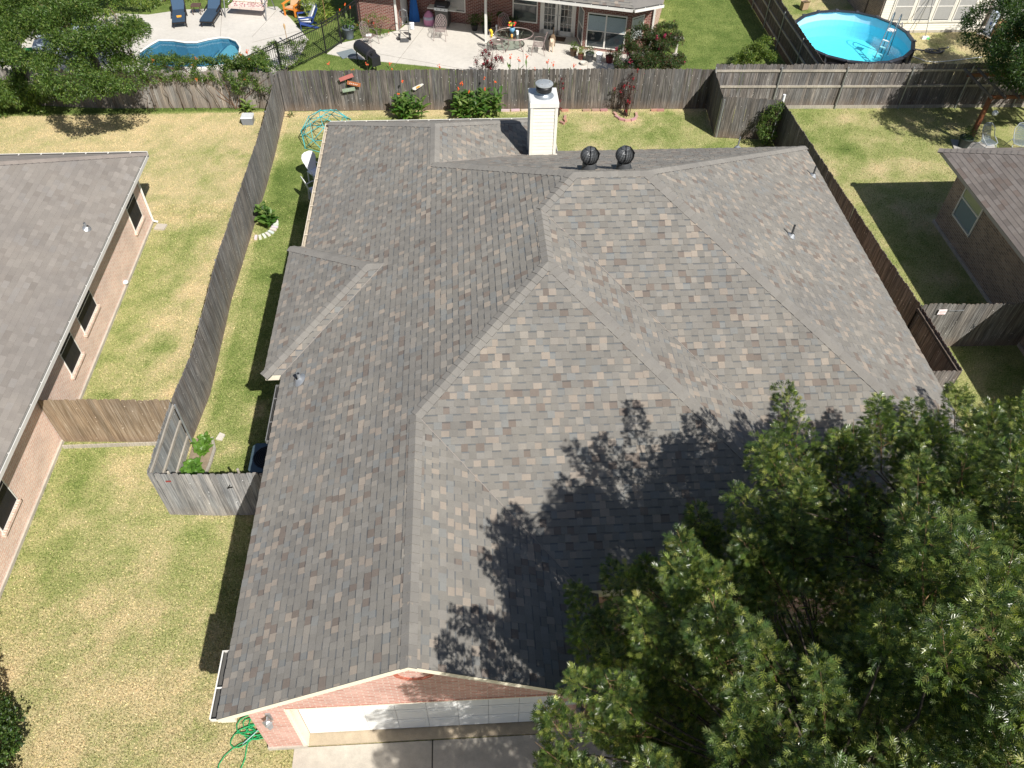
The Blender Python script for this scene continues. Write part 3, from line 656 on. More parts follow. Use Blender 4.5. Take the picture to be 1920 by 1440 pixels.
# ================================================================== fences
def fence(name, label, pts, h, mat, board_side=1, rails=False, rail_side=1, post_at=None, tint=(1, 1, 1), tv=.22, bw=.14, kick=False, z0=.02, metal=True, lean=0, hv=.02, cap=None):
    """pts: ground polyline. One picket mesh, each post and rail a part"""
    P = [Vector((x, y, 0)) for x, y in pts]; root = thing(name, label, 'fence', P[0])
    m = MB(); cum = 0; rl = []; posts = []
    for a, b in zip(P, P[1:]):
        L = (b-a).length; d = (b-a)/L; nrm = Vector((-d.y, d.x, 0)); n = max(1, round(L/bw)); w_ = L/n
        for i in range(n):
            q = a+d*(w_*(i+.5)); hh = h+random.uniform(-hv, hv)*1.3+.05*(float(fbm(np.array([q.x]), np.array([q.y]), .45, 31, 2)[0])-.5); g = .004+abs(random.gauss(0, .0022)); x = w_/2-g/2; t = random.uniform(-.004, .004); sl = random.gauss(0, .006)
            o = nrm*(random.uniform(-.003, .003)); top = nrm*lean*h+d*sl
            k = random.choice((1, 1, 1, .78, 1.18, .9, .62, 1.3)); k = 1+(k-1)*tv*4*.6; wb = random.uniform(-.05, .06)*tv*3
            c = (tint[0]*k*(1+wb), tint[1]*k, tint[2]*k*(1-wb)); th = nrm*.009
            ear = .028
            prof = [(-x, z0), (x, z0), (x, hh-ear), (x-ear, hh), (-x+ear, hh), (-x, hh-ear)]
            F = [q+o+d*u+Vector((0, 0, z))+top*(z/h) for u, z in prof]
            m.face([p+th for p in F], c); m.face([p-th for p in F][::-1], c)
            for j in range(6): m.face([F[j]-th, F[j]+th, F[(j+1) % 6]+th, F[(j+1) % 6]-th][::-1], tuple(x_*.8 for x_ in c))
    # orientation is symmetrical: boards show on both faces, rails on one
    obj('board_panel', m, mat, root)
    for a, b in zip(P, P[1:]):
        L = (b-a).length; d = (b-a)/L; nrm = Vector((-d.y, d.x, 0))*rail_side
        if rails:
            for z in rails:
                r_ = MB(); r_.bar(a+nrm*.03+Vector((0, 0, z))+nrm*lean*z, b+nrm*.03+Vector((0, 0, z+random.uniform(-.01, .01)))+nrm*lean*z, .04, .085); obj('rail', r_, M_RAIL, root)
        sp = post_at if post_at is not None else [k*L/max(1, round(L/2.4)) for k in range(max(1, round(L/2.4))+1)]
        for s_ in sp:
            if s_ > L+.01: continue
            p = a+d*s_+nrm*.075; r_ = MB()
            if metal: r_.tube([p, p+Vector((0, 0, h-.12))+nrm*lean*h], .028, 8); r_.ball(p+Vector((0, 0, h-.12)), .03, 6)
            else: r_.box(p.x-.045, p.x+.045, p.y-.045, p.y+.045, 0, h-.05)
            obj('post', r_, M_GREYM if metal else M_WD, root)
        if kick:
            r_ = MB(); r_.bar(a+nrm*.025+Vector((0, 0, .075)), b+nrm*.025+Vector((0, 0, .075)), .02, .15); obj('kick_board', r_, M_RAIL, root)
        if cap:
            r_ = MB(); r_.bar(a+nrm*.03+Vector((0, 0, h-.10)), b+nrm*.03+Vector((0, 0, h-.10)), .05, .10, (.5, .55, .6)); obj('top_rail', r_, M_WD, root)
    return root
fence('side_fence', 'long grey weathered fence running down the green side yard between the two brick houses', [(-7.52, 30.95), (-7.46, 28), (-7.46, 25.5), (-7.54, 22.7), (-7.62, 19.2), (-7.54, 16.6), (-7.50, 15.2), (-7.66, 13.5)], 1.76, M_WD, rail_side=-1, rails=(.3, 1.45), tint=(1.3, 1.3, 1.3))
fence('railed_fence', 'short silvery fence with its rails showing, beside the small planting bed', [(-7.67, 13.42), (-7.72, 11.27)], 1.76, M_WDP, rails=(.35, 1.0, 1.60), rail_side=1, tint=(1.05, 1.12, 1.15))
g = fence('fence_gate', 'streaky silver wooden gate fence joining the garage side wall of the big house', [(-7.70, 11.22), (-6.4, 11.12), (-4.42, 11.10)], 1.76, M_WDX, rails=(.35, 1.5), rail_side=1, tint=(1, 1, 1), tv=.25)
m = MB(); m.bar((-5.95, 11.08, 1.22), (-5.87, 11.08, 1.36), .02, .02); m.bar((-5.95, 11.08, 1.25), (-5.83, 11.08, 1.27), .02, .025); obj('latch', m, M_BLACK, g); m = MB(); m.box(-7.28, -7.16, 11.06, 11.08, 1.60, 1.63, (.3, .05, .04)); obj('reflector', m, M_GEN, g)
for x in (-7.2, -5.6): m = MB(); m.tube([(x, 11.2, 0), (x, 11.2, 1.80)], .03, 8); m.ball((x, 11.2, 1.81), .035, 8); obj('post', m, M_RAIL, g)
fence('brown_fence', 'brown wooden fence between the left brick house and the long grey fence', [(-11.08, 13.68), (-7.70, 13.50)], 1.74, M_WDB, rails=(.3, 1.5), rail_side=1, tv=.2)
m = MB(); m.box(-11.0, -7.9, 13.44, 13.47, 0, .13); kb = obj('kick_board', m, M_RAIL, bpy.data.objects['brown_fence'])
kb.rotation_euler = (0, 0, 0)
fence('rear_fence', 'dark weathered fence along the back of the middle yard, behind the chimney', [(-7.5, 30.98), (1.5, 30.86), (10.32, 30.60)], 1.76, M_WD, rails=(.3, 1.45), rail_side=1, tint=(.88, .86, .85), tv=.34)
fence('jog_fence', 'dark fence stepping around the back right corner of the middle yard', [(10.24, 30.56), (10.06, 28.33), (12.30, 28.02)], 1.76, M_WD, rails=(.3, 1.45), rail_side=1, tint=(.86, .84, .82), tv=.3)
m = MB(); m.tube([(12.38, 28.1, 0), (12.38, 28.1, 1.92)], .055, 10); m.disc((12.38, 28.1, 1.925), .06, 10); tag(obj('fence_post', m, M_PLASTIC), 'white capped pipe post standing where the two dark fences meet', 'post')
e_f = fence('side_fence', 'dark fence along the right side of the big roof', [(12.32, 28.0), (12.52, 23.6), (12.78, 18.4), (12.92, 16.2), (13.0, 13.62)], 1.76, M_WD, rails=False, post_at=[], tint=(1.0, .97, .95))
m = MB(); m.bar((12.87, 16.15, 1.62), (12.95, 13.65, 1.62), .06, .10, (.42, .46, .5)); m.bar((12.86, 16.15, 1.60), (12.86, 16.15, .1), .03, .05, (.1, .1, .1)); obj('top_rail', m, M_WD, e_f)
fence('return_fence', 'short grey fence tucked under the right eave of the big roof, near the oak', [(13.0, 13.60), (11.02, 13.66)], 1.74, M_WD, post_at=[], tint=(1.1, 1.05, 1.05))
g = fence('gate_fence', 'weathered gate fence with a small white sign, beside the right brick house', [(13.03, 16.2), (16.62, 16.12)], 1.76, M_WD, rails=(.35, 1.5), rail_side=1, tint=(1.15, 1.15, 1.13), tv=.2)
m = MB(); y = 16.155; m.bar((14.02, y, 1.50), (14.30, y, 1.52), .012, .03); m.bar((13.85, y, 1.52), (14.15, y, 1.49), .012, .025); obj('hinge', m, M_GREYM, g); m = MB(); m.bar((14.82, y, .80), (14.98, y, .86), .02, .03); m.bar((14.86, y, .95), (14.92, y, .78), .02, .03); obj('latch', m, M_DARKM, g)
m = MB(); m.box(13.53, 13.77, 16.13, 16.15, 1.40, 1.58, (1, .93, .93))
for k, (z, w_) in enumerate(((1.545, .16), (1.50, .19), (1.455, .12), (1.425, .17))): m.box(13.65-w_/2, 13.65+w_/2, 16.124, 16.131, z-.007, z+.007, (.75, .12, .12) if k == 1 else (.85, .45, .45))
tag(obj('gate_sign', m, M_GEN), 'small white and pink notice fixed near the top of the gate fence', 'sign')
fence('railed_fence', 'tall dark fence with pale rails and metal posts below the round pool', [(10.28, 30.62), (18.5, 30.42), (28.5, 30.3)], 1.95, M_WD, rails=(1.0, 1.68), rail_side=-1, kick=True, tint=(1.15, 1.12, 1.12), tv=.3)
fence('pool_fence', 'dark fence with rails between the lush lawn and the round pool', [(14.88, 30.6), (14.86, 36), (14.95, 45)], 1.85, M_WD, rails=(.35, .95, 1.55), rail_side=1, tint=(.8, .74, .7))
fence('rear_fence', 'old leaning pale fence overgrown with vines behind the straw coloured lawn', [(-28, 32.5), (-19.5, 32.0), (-15, 31.45), (-8.7, 31.3), (-7.55, 31.0)], 1.62, M_WDP, rails=(.3, 1.3), rail_side=1, tint=(.95, .91, .87), tv=.34, hv=.06)
# black iron pool fence
ir = thing('iron_fence', 'black iron picket fence and gate between the pool deck and the brick house patio', 'fence', (-6.3, 36.2, 0))
IP = [Vector(p) for p in ((-9.8, 32.3, 0), (-6.33, 36.2, 0), (-5.72, 37.15, 0), (-5.0, 38.7, 0), (-4.7, 39.6, 0))]; IH = 1.42
for a, b in zip(IP, IP[1:]):
    d = (b-a).normalized(); L = (b-a).length; m = MB()
    for z in (.12, IH-.18, IH-.03): m.bar(a+Vector((0, 0, z)), b+Vector((0, 0, z)), .03, .03)
    n = int(L/.105)
    for k in range(1, n): p = a+d*(L*k/n); m.bar(p+Vector((0, 0, .05)), p+Vector((0, 0, IH-.02)), .016, .016)
    obj('picket_panel', m, M_BLACK, ir)
for p in IP[:-1]+[IP[0]+(IP[1]-IP[0])*.5]: m = MB(); m.bar(p, p+Vector((0, 0, IH+.08)), .06, .06); obj('post', m, M_BLACK, ir)

# ================================================================== neighbouring houses
lh = thing('brick_house', 'pale pink brick house with a brown shingle roof and black window screens at the left', 'house', (-11.1, 15, 0))
m = MB(); m.box(-26, -11.1, -4, 23.4, .10, 2.4); obj('wall', m, M_BRL, lh)
m = MB(); m.box(-26, -11.05, -4, 23.45, -.05, .10); obj('foundation', m, M_CONC, lh)
m = MB(); EZ = 2.52
a_, b_ = (-10.60, -5, EZ), (-10.60, 23.80, EZ); ap = (-10.60-8, 23.80-8, EZ+8*SL); ap2 = (-18.60, -5, EZ+8*SL)
shingles(m, [a_, b_, ap, ap2], (1, 0), PAL_LEFT, expo=.145, wmin=.20, wmax=.34, lam=False, thick=.006)
shingles(m, [b_, (-26.60, 23.80, EZ), ap], (0, 1), PAL_LEFT, expo=.145, wmin=.20, wmax=.34, lam=False, thick=.006)
m.face([(-26.60, 23.80, EZ), (-26.60, -5, EZ), ap2, ap], (.2, .18, .16))
lroof = obj('roof', m, M_SH, lh)
m = MB(); hipcap(m, b_, ap, NE_, NN_, base=(.25, .22, .20)); obj('ridge_cap', m, M_SH, lroof)
m = MB(); m.prism([(-26.4, -5), (-10.62, -5), (-10.62, 23.78), (-26.4, 23.78)], 2.38, 2.50); obj('fascia', m, M_WHITE, lh)
gut((-10.60, -5, 2.50), (-10.60, 23.78, 2.50), (1, 0), par=lh, mat=M_WHITE, c=(.85, .85, .85), w=.05, inner_tone=.5); gut((-10.6, 23.81, 2.50), (-26, 23.81, 2.50), (0, 1), par=lh, mat=M_WHITE)
m = MB(); m.tube([(-10.65, 23.5, 2.4), (-10.9, 23.42, 2.3), (-11.04, 23.38, 2.2), (-11.04, 23.38, .12), (-10.9, 23.40, .05)], .04, 6); obj('downspout', m, M_WHITE, lh)
m = MB(); m.prism([(-10.95, 23.0), (-10.6, 22.95), (-10.55, 23.25), (-10.9, 23.3)], 0, .06); obj('splash_block', m, M_CONC, lh)
vl = vent(-11.1, 19.35, EZ+(11.1-10.6)*SL, .20, .035, M_GREYM, .12, NE_, lh)
m = MB(); m.lathe([(.005, -.06), (.07, -.05), (.09, 0), (.07, .05), (.005, .06)], (-11.06, 20.0, .2), 10); obj('outdoor_tap', m, M_PLASTIC, lh, True)
for (y0, y1, zb) in ((22.0, 22.86, .72), (16.86, 18.0, 1.02), (15.42, 16.24, .80), (10.4, 11.28, .84)):
    wn = thing('window', None, None); wn.parent = lh; wn.location = Vector((-11.09, y0, zb))-lh.location
    m = MB(); x = -11.085; t = .028
    for q in ((y0-t, y0, zb-t, 2.1), (y1, y1+t, zb-t, 2.1), (y0, y1, zb-t, zb), (y0, y1, 2.07, 2.1), (y0, y1, 1.53, 1.55)): m.box(-11.12, x+.008, q[0], q[1], q[2], q[3])
    obj('frame', m, M_WHITE, wn)
    m = MB(); m.box(-11.10, x, y0, y1, zb, 2.07); obj('screen', m, M_SCREEN, wn)
    m = MB(); n = int((y1-y0+.2)/.078)
    for k in range(n): m.box(-11.1, -11.02, y0-.1+k*.078, y0-.1+k*.078+.066, zb-.11, zb-.035, (random.uniform(.85, 1.1),)*3)
    obj('sill', m, M_BRL, wn)
rh = thing('brick_house', 'brown brick house with one blinded window at the right edge', 'house', (16.7, 20, 0))
m = MB(); m.box(16.68, 34, -4, 22.35, .10, 2.6); obj('wall', m, M_BRR, rh)
m = MB(); m.box(16.63, 34, -4, 22.40, -.05, .10); obj('foundation', m, M_CONC, rh)
EZ = 2.72; m = MB(); a_, b_ = (15.92, -5, EZ), (15.92, 22.78, EZ); ap = (15.92+8, 14.78, EZ+8*SL)
shingles(m, [a_, b_, ap, (ap[0], -5, ap[2])], (-1, 0), PAL_RIGHT, expo=.145, wmin=.24, wmax=.36, lam=False, thick=.007)
shingles(m, [b_, (31.92, 22.78, EZ), ap], (0, 1), PAL_RIGHT, expo=.145, wmin=.24, wmax=.36, lam=False, thick=.007)
rroof = obj('roof', m, M_SH, rh)
m = MB(); hipcap(m, b_, ap, NW_, NN_, base=(.22, .20, .185), wd=.17, expo=.2); obj('ridge_cap', m, M_SH, rroof)
m = MB(); m.prism([(15.95, -5), (33.9, -5), (33.9, 22.74), (15.95, 22.74)], 2.58, 2.70, (.5, .5, .5)); obj('fascia', m, M_WHITE, rh)
wn = thing('window', None, None); wn.parent = rh; wn.location = Vector((16.68, 20.4, .9))-rh.location
m = MB(); x = 16.66
for q in ((20.36, 20.42, .90, 2.2), (21.58, 21.64, .90, 2.2), (20.36, 21.64, .86, .92), (20.36, 21.64, 2.16, 2.2), (20.42, 21.58, 1.60, 1.65)): m.box(x-.02, 16.70, *q)
obj('frame', m, M_WHITE, wn)
m = MB(); m.box(x+.005, 16.69, 20.42, 21.58, 1.64, 2.17, (.45, .50, .30));  # upper sash: reflection painted as a flat greenish panel
for k in range(14): m.slab([(x+.004, 20.43, .94+k*.05), (x+.004, 21.57, .94+k*.05), (x+.016, 21.57, .982+k*.05), (x+.016, 20.43, .982+k*.05)], (.004, 0, 0), (.20, .28, .30))
obj('blind', m, M_GEN, wn)
# middle house (turned 17 degrees), own frame: u along its back wall, v towards its inside
mh = thing('brick_house', 'dark red brick house with french doors and bay window behind the concrete patio', 'house', (-3.1, 38.5, 0), rz=R(-17))
def lobj(name, mb, mat, par, smooth=False): return obj(name, mb, mat, par, smooth, world=False)
m = MB(); m.prism([(-2.05, 0), (0, 0), (0, 1.57), (8.45, 1.57), (8.95, .44), (11.02, .44), (11.7, 1.2), (12.08, 1.2), (12.08, 12), (-2.05, 12)], 0, 2.5); lobj('wall', m, M_BRM, mh)
m = MB(); m.box(12.07, 12.10, 1.2, 11.9, .02, 2.5, (1.9, 2.3, 2.2)); lobj('side_wall', m, M_BRM, mh)
m = MB(); RZ = 2.55; s2 = .42
def rp(u, v, k=0): return (u, v, RZ+k)
shingles(m, [(-2.7, -.66, RZ), (11.24, -.66, RZ), (8.0, 6.5, RZ+7.16*s2), (0.5, 6.5, RZ+7.16*s2)], (0, -1), PAL_MAIN, expo=.15, wmin=.15, wmax=.3)
c1, c2 = Vector((11.24, -.66, RZ)), Vector((12.4, .22, RZ)); m.face([c1, c2, (8.6, 6.5, RZ+7.16*s2), (8.0, 6.5, RZ+7.16*s2)], (.2, .19, .18)); m.face([c2, (12.4, 12, RZ), (8.6, 12, RZ+7.16*s2), (8.6, 6.5, RZ+7.16*s2)], (.2, .19, .18))
lobj('roof', m, M_SH, mh)
m = MB(); m.prism([(-2.7, -.62), (11.22, -.62), (12.36, .24), (12.36, 11.9), (-2.7, 11.9)], 2.42, 2.53); lobj('fascia', m, M_WHITE, mh)
m = MB(); gutter(m, (-2.7, -.63, 2.53), (11.2, -.63, 2.53), (0, -1)); d_ = (c2-c1).normalized(); gutter(m, tuple(c1-Vector((0, 0, .02))), tuple(c2-Vector((0, 0, .02))), (d_.y, -d_.x)); lobj('gutter', m, M_WHITE, mh)
m = MB(); m.box(-.09, .01, -.055, -.003, 0, 2.4); m.box(12.0, 12.09, 1.12, 1.195, 0, 2.4); lobj('downspout', m, M_WHITE, mh)
m = MB(); m.box(4.36, 4.46, -.10, 0, 0, 2.42); lobj('porch_post', m, M_WHITE, mh)
def lwindow(u0, u1, z0, z1, v, midrail=None, mull=(), blind=None, par=mh, A=None, stuff=None):
    """window in the plane v (or on the segment A = (p, q))"""
    if A is None: o = Vector((0, v, 0)); ax = Vector((1, 0, 0)); nr = Vector((0, -1, 0))
    else: p, q = Vector((*A[0], 0)), Vector((*A[1], 0)); ax = (q-p).normalized(); nr = Vector((ax.y, -ax.x, 0)); o = p
    W_ = lambda u, z, k=0: o+ax*u+nr*k+Vector((0, 0, z))
    wn = thing('window', None, None); wn.parent = par; wn.location = W_((u0+u1)/2, z0); off = wn.location
    L_ = lambda u, z, k=0: W_(u, z, k)-off
    m = MB(); t = .05
    def bar(a0, a1, b0, b1, k0=-.01, k1=.03): m.slab([L_(a0, b0, k1), L_(a1, b0, k1), L_(a1, b1, k1), L_(a0, b1, k1)], -nr*(k1-k0))
    bar(u0-t, u0, z0-t, z1+t); bar(u1, u1+t, z0-t, z1+t); bar(u0, u1, z0-t, z0); bar(u0, u1, z1, z1+t)
    if midrail: bar(u0, u1, midrail-.02, midrail+.02)
    for x in mull: bar(x-.035, x+.035, z0, z1, -.01, .032)
    obj('frame', m, M_WHITE, wn, world=False)
    m = MB(); m.slab([L_(u0, z0, .01), L_(u1, z0, .01), L_(u1, z1, .01), L_(u0, z1, .01)], -nr*.01); obj('pane', m, M_GLASS, wn, world=False)
    if blind:
        m = MB(); b0, b1, c = blind; n = int((b1-b0)/.05)
        for k in range(n): m.slab([L_(u0+.01, b0+k*.05, .014), L_(u1-.01, b0+k*.05, .014), L_(u1-.01, b0+k*.05+.046, .018), L_(u0+.01, b0+k*.05+.046, .018)], -nr*.002, c)
        obj('blind', m, M_GEN, wn, world=False)
    return wn
lwindow(5.35, 6.48, .50, 1.62, 1.57, 1.28); lwindow(2.0, 2.9, .60, 1.7, 1.57, 1.3, blind=(.65, 1.7, (.55, .53, .5)))
lwindow(9.15, 10.86, .20, 1.68, .44, .93, (9.97,), blind=(.96, 1.66, (.42, .52, .56)))
lwindow(.20, 1.05, .20, 1.68, 0, .93, A=((8.50, 1.48), (8.95, .44)), blind=(.96, 1.66, (.3, .33, .33))); lwindow(.20, .82, .62, 1.6, 0, A=((11.02, .44), (11.7, 1.2)), blind=(.66, 1.58, (.62, .66, .66)))
dr = thing('french_door', None, None); dr.parent = mh; dr.location = (7.5, 1.55, 0)
m = MB()
for a0, a1, b0, b1 in ((6.66, 6.72, 0, 2.1), (8.32, 8.38, 0, 2.1), (6.66, 8.38, 2.1, 2.16), (6.72, 6.86, .03, 2.08), (7.38, 7.50, .03, 2.08), (7.54, 7.66, .03, 2.08), (8.18, 8.32, .03, 2.08), (6.72, 7.5, .03, .24), (7.54, 8.32, .03, .24), (6.72, 7.5, 1.96, 2.08), (7.54, 8.32, 1.96, 2.08)): m.box(a0-7.5, a1-7.5, -.03, .02, b0, b1)
for u in (7.03, 7.2, 7.83, 8.0): m.box(u-7.5-.008, u-7.5+.008, -.02, 0, .24, 1.96)
for z in (.58, .93, 1.27, 1.62):
    for u in (6.86, 7.66): m.box(u-7.5, u-7.5+.52, -.019, 0, z-.008, z+.008)
obj('frame', m, M_WHITE, dr, world=False)
m = MB(); m.box(6.86-7.5, 8.18-7.5, -.005, .015, .24, 1.96); obj('pane', m, M_GLASS, dr, world=False)
m = MB(); m.ball((7.44-7.5, -.06, .98), .025, 8); m.ball((7.60-7.5, -.06, .98), .025, 8); obj('handle', m, M_GREYM, dr, world=False)
m = MB(); m.box(.004, .03, .55, 1.42, .02, 2.1, (.8, .82, .84)); m.box(.02, .035, .62, 1.35, .1, 2.0, (.72, .74, .76)); lobj('door', m, M_WHITE, mh)
# pale sided house by the round pool
sh = thing('sided_house', 'white lap sided house with four blinded windows beside the round pool', 'house', (23, 37.6, 0))
m = MB(); m.box(20.22, 25.35, 37.62, 45, .12, 2.7, (.9, .9, .9))
for k in range(24):
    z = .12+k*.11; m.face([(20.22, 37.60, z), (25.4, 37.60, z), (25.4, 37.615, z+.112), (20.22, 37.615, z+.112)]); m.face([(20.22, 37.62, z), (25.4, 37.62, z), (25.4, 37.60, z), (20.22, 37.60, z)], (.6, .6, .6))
m.box(25.33, 25.42, 37.57, 37.66, .1, 2.7); obj('siding', m, M_SIDING, sh)
m = MB(); m.box(20.2, 25.38, 37.59, 44, -.05, .12); obj('foundation', m, M_CONC, sh)
m = MB(); m.box(20.16, 20.21, 37.66, 46, 0, 2.7); m.bar((20.15, 39.2, 0), (20.15, 39.2, 2.7), .05, .08, (.4, .4, .4)); obj('side_wall', m, M_BRR, sh)
m = MB(); m.box(25.42, 30, 39.8, 40, 0, 2.7, (.6, .62, .66)); m.box(26.1, 26.25, 39.76, 39.8, 0, 2.4); m.box(26.3, 27.6, 39.77, 39.79, .9, 2.2, (.35, .38, .4)); obj('back_wall', m, M_SIDING, sh)
m = MB(); m.bar((25.46, 37.62, 0), (25.5, 37.62, 2.7), .07, .07, (.28, .22, .18)); obj('downspout', m, M_GEN, sh)
for u0, u1 in ((20.78, 21.60), (21.84, 22.60), (22.84, 23.60), (23.86, 24.66)):
    w_ = lwindow(u0, u1, .62, 1.95, 37.58, 1.28, par=sh, blind=(.66, 1.93, (.50, .50, .49))); w_.location = w_.location-sh.location
m = MB(); m.box(20.66, 24.78, 37.56, 37.60, .50, .57); m.box(20.66, 24.78, 37.565, 37.60, 1.995, 2.1)
for x in (20.70, 21.72, 22.72, 23.73, 24.74): m.box(x-.05, x+.05, 37.57, 37.60, .57, 2.0)
obj('window_trim', m, M_SIDING, sh)
# patios and decks
from mathutils.geometry import tessellate_polygon
def sheet(name, poly, z, mat, hole=None, th=.05):
    m = MB(); rings = [[Vector((x, y, z)) for x, y in poly]]
    if hole: rings.append([Vector((x, y, z)) for x, y in hole])
    allv = [v for r_ in rings for v in r_]
    for t in tessellate_polygon(rings):
        q = [allv[i] for i in t]
        if (q[1]-q[0]).cross(q[2]-q[0]).z < 0: q.reverse()
        m.face(q)
    for r_ in rings[:1]:
        for k in range(len(r_)): a = r_[k]; b = r_[(k+1) % len(r_)]; m.face([a-Vector((0, 0, th)), b-Vector((0, 0, th)), b, a])
    return obj(name, m, mat)
tag(sheet('patio', PATIO, .02, M_CONCL), kind='structure')
tag(sheet('pool_deck', POOLDECK, .02, M_CONCL, POOL), kind='structure')
m = MB()
for a, b in (((-6.0, 36.9), (1.8, 33.7)), ((-1.5, 40), (-3.2, 34.7)), ((3.0, 39), (2.6, 33.2)), ((6.2, 37.6), (5.4, 33.2)), ((-12.0, 41.2), (-11.5, 38)), ((-9.9, 37.4), (-7.8, 38.6)), ((-9.2, 41.2), (-10.0, 38.0))): m.bar((*a, .024), (*b, .024), .014, .004, (.55, .55, .55))
tag(obj('patio_joints', m, M_CONC), kind='structure')
tag(sheet('side_patio', [(25.4, 37.6), (25.1, 37.2), (26.2, 35.0), (30, 35), (30, 39.8), (25.4, 39.8)], .025, M_CONCL), kind='structure')
# ================================================================== vegetation
def norm(a): return a/(np.linalg.norm(a, axis=-1, keepdims=True)+1e-9)
def oak_leaf():
    """lobed leaf: pointed lobes on both sides of the midrib (length 1 along x)"""
    Q = []
    def lobe(b, t, w_, zb=0, zt=0):
        b = np.array(b); t = np.array(t); d = t-b; n = np.array([-d[1], d[0]])/np.hypot(*d)*w_*.72; m_ = b+d*.45
        Q.append([(b[0], b[1], zb), (*(m_-n), zb*.5+zt*.5+.015), (*t, zt), (*(m_+n), zb*.5+zt*.5+.015)])
    lobe((0, 0), (.42, 0), .05); lobe((.28, 0), (1.0, 0), .10, 0, -.10)
    for s in (1, -1): lobe((.26, 0), (.50, .30*s), .075, 0, .05); lobe((.44, 0), (.78, .36*s), .085, 0, .04); lobe((.60, 0), (.93, .19*s), .06, 0, 0)
    return np.array(Q)
def lance_leaf(w_=.17, fold=.06, droop=.12):
    return np.array([[(0, 0, 0), (.45, -w_, fold), (.5, 0, 0), (.45, w_, fold)], [(.45, -w_, fold), (1, 0, -droop), (.5, 0, 0), (.5, 0, 0)][:0] or [(.5, 0, 0), (.45, -w_, fold), (1, 0, -droop), (.45, w_, fold)]])
def leaf_mesh(name, P, D, N, Ls, C, T, mat, parent):
    """P positions, D leaf axis, N leaf up vector, Ls length, C colours, T template quads"""
    D = norm(D); W_ = norm(np.cross(N, D)); N = np.cross(D, W_); n = len(P); q = T.shape[0]
    t = T.reshape(-1, 3); V = P[:, None, :]+Ls[:, None, None]*(t[None, :, 0, None]*D[:, None, :]+t[None, :, 1, None]*W_[:, None, :]+t[None, :, 2, None]*N[:, None, :])
    base = Vector((0, 0, 0)); p_ = parent
    while p_ is not None: base += p_.location; p_ = p_.parent
    V = V-np.array(base)
    nf = n*q; return raw_obj(name, V.astype(np.float32).ravel(), np.arange(nf*4, dtype=np.int32), (np.arange(nf)*4).astype(np.int32), np.full(nf, 4, np.int32), np.repeat(C, q, axis=0), mat, parent, uv=False)
def palette(n, cols, wts, jit=.18):
    k = RNG.choice(len(cols), n, p=np.array(wts)/sum(wts)); C = np.array(cols)[k]; return np.clip(C*(1+RNG.normal(0, jit, (n, 1)))*(1+RNG.normal(0, .05, (n, 3))), .004, .9)
def sprays(tips, per, leaf, rad=.45, updir=.35, clen=1.0):
    """leaves set round short shoots. tips: (n,3) bases, dirs (n,3)"""
    B, A = tips; n = len(B); A = norm(A); k = per
    s = RNG.beta(1.6, 1.25, (n, k)); r = np.sqrt(RNG.uniform(.02, 1, (n, k)))*rad*(1.08-.75*s)
    ln = RNG.uniform(.7, 1.25, (n, 1))*clen; q = norm(RNG.normal(0, 1, (n, k, 3))); q = q-A[:, None, :]*(q*A[:, None, :]).sum(-1, keepdims=True); q = norm(q)
    P = B[:, None, :]+A[:, None, :]*(s*ln)[..., None]+q*r[..., None]
    D = norm(q*1.0+A[:, None, :]*.55+RNG.normal(0, .45, (n, k, 3))+np.array([0, 0, -.1]))
    N = norm(RNG.normal(0, .62, (n, k, 3))+np.array([0, 0, 1.0])+A[:, None, :]*updir)
    L = RNG.uniform(.65, 1.15, (n, k))*leaf
    return P.reshape(-1, 3), D.reshape(-1, 3), N.reshape(-1, 3), L.ravel()
def fib(n, zmin=-1):
    i = np.arange(n*3)+.5; z = 1-2*i/(n*3); a = i*2.39996; r = np.sqrt(1-z*z); V = np.stack([r*np.cos(a), r*np.sin(a), z], 1); V = V[z > zmin]; idx = np.linspace(0, len(V)-1, n).astype(int); return V[idx]
def limb(m, a, b, r0, r1, c=(1, 1, 1), n=6, seg=6, wob=.12):
    a = Vector(a); b = Vector(b); L = (b-a).length; pts = []; rr = []
    for k in range(seg+1):
        t = k/seg; p = a.lerp(b, t)
        if 0 < k < seg: p += Vector((random.gauss(0, 1), random.gauss(0, 1), random.gauss(0, .5)))*wob*L*.12
        p.z += math.sin(t*math.pi)*L*.05; pts.append(p); rr.append(r0+(r1-r0)*t)
    m.tube(pts, rr, n, c, cap=False); return pts
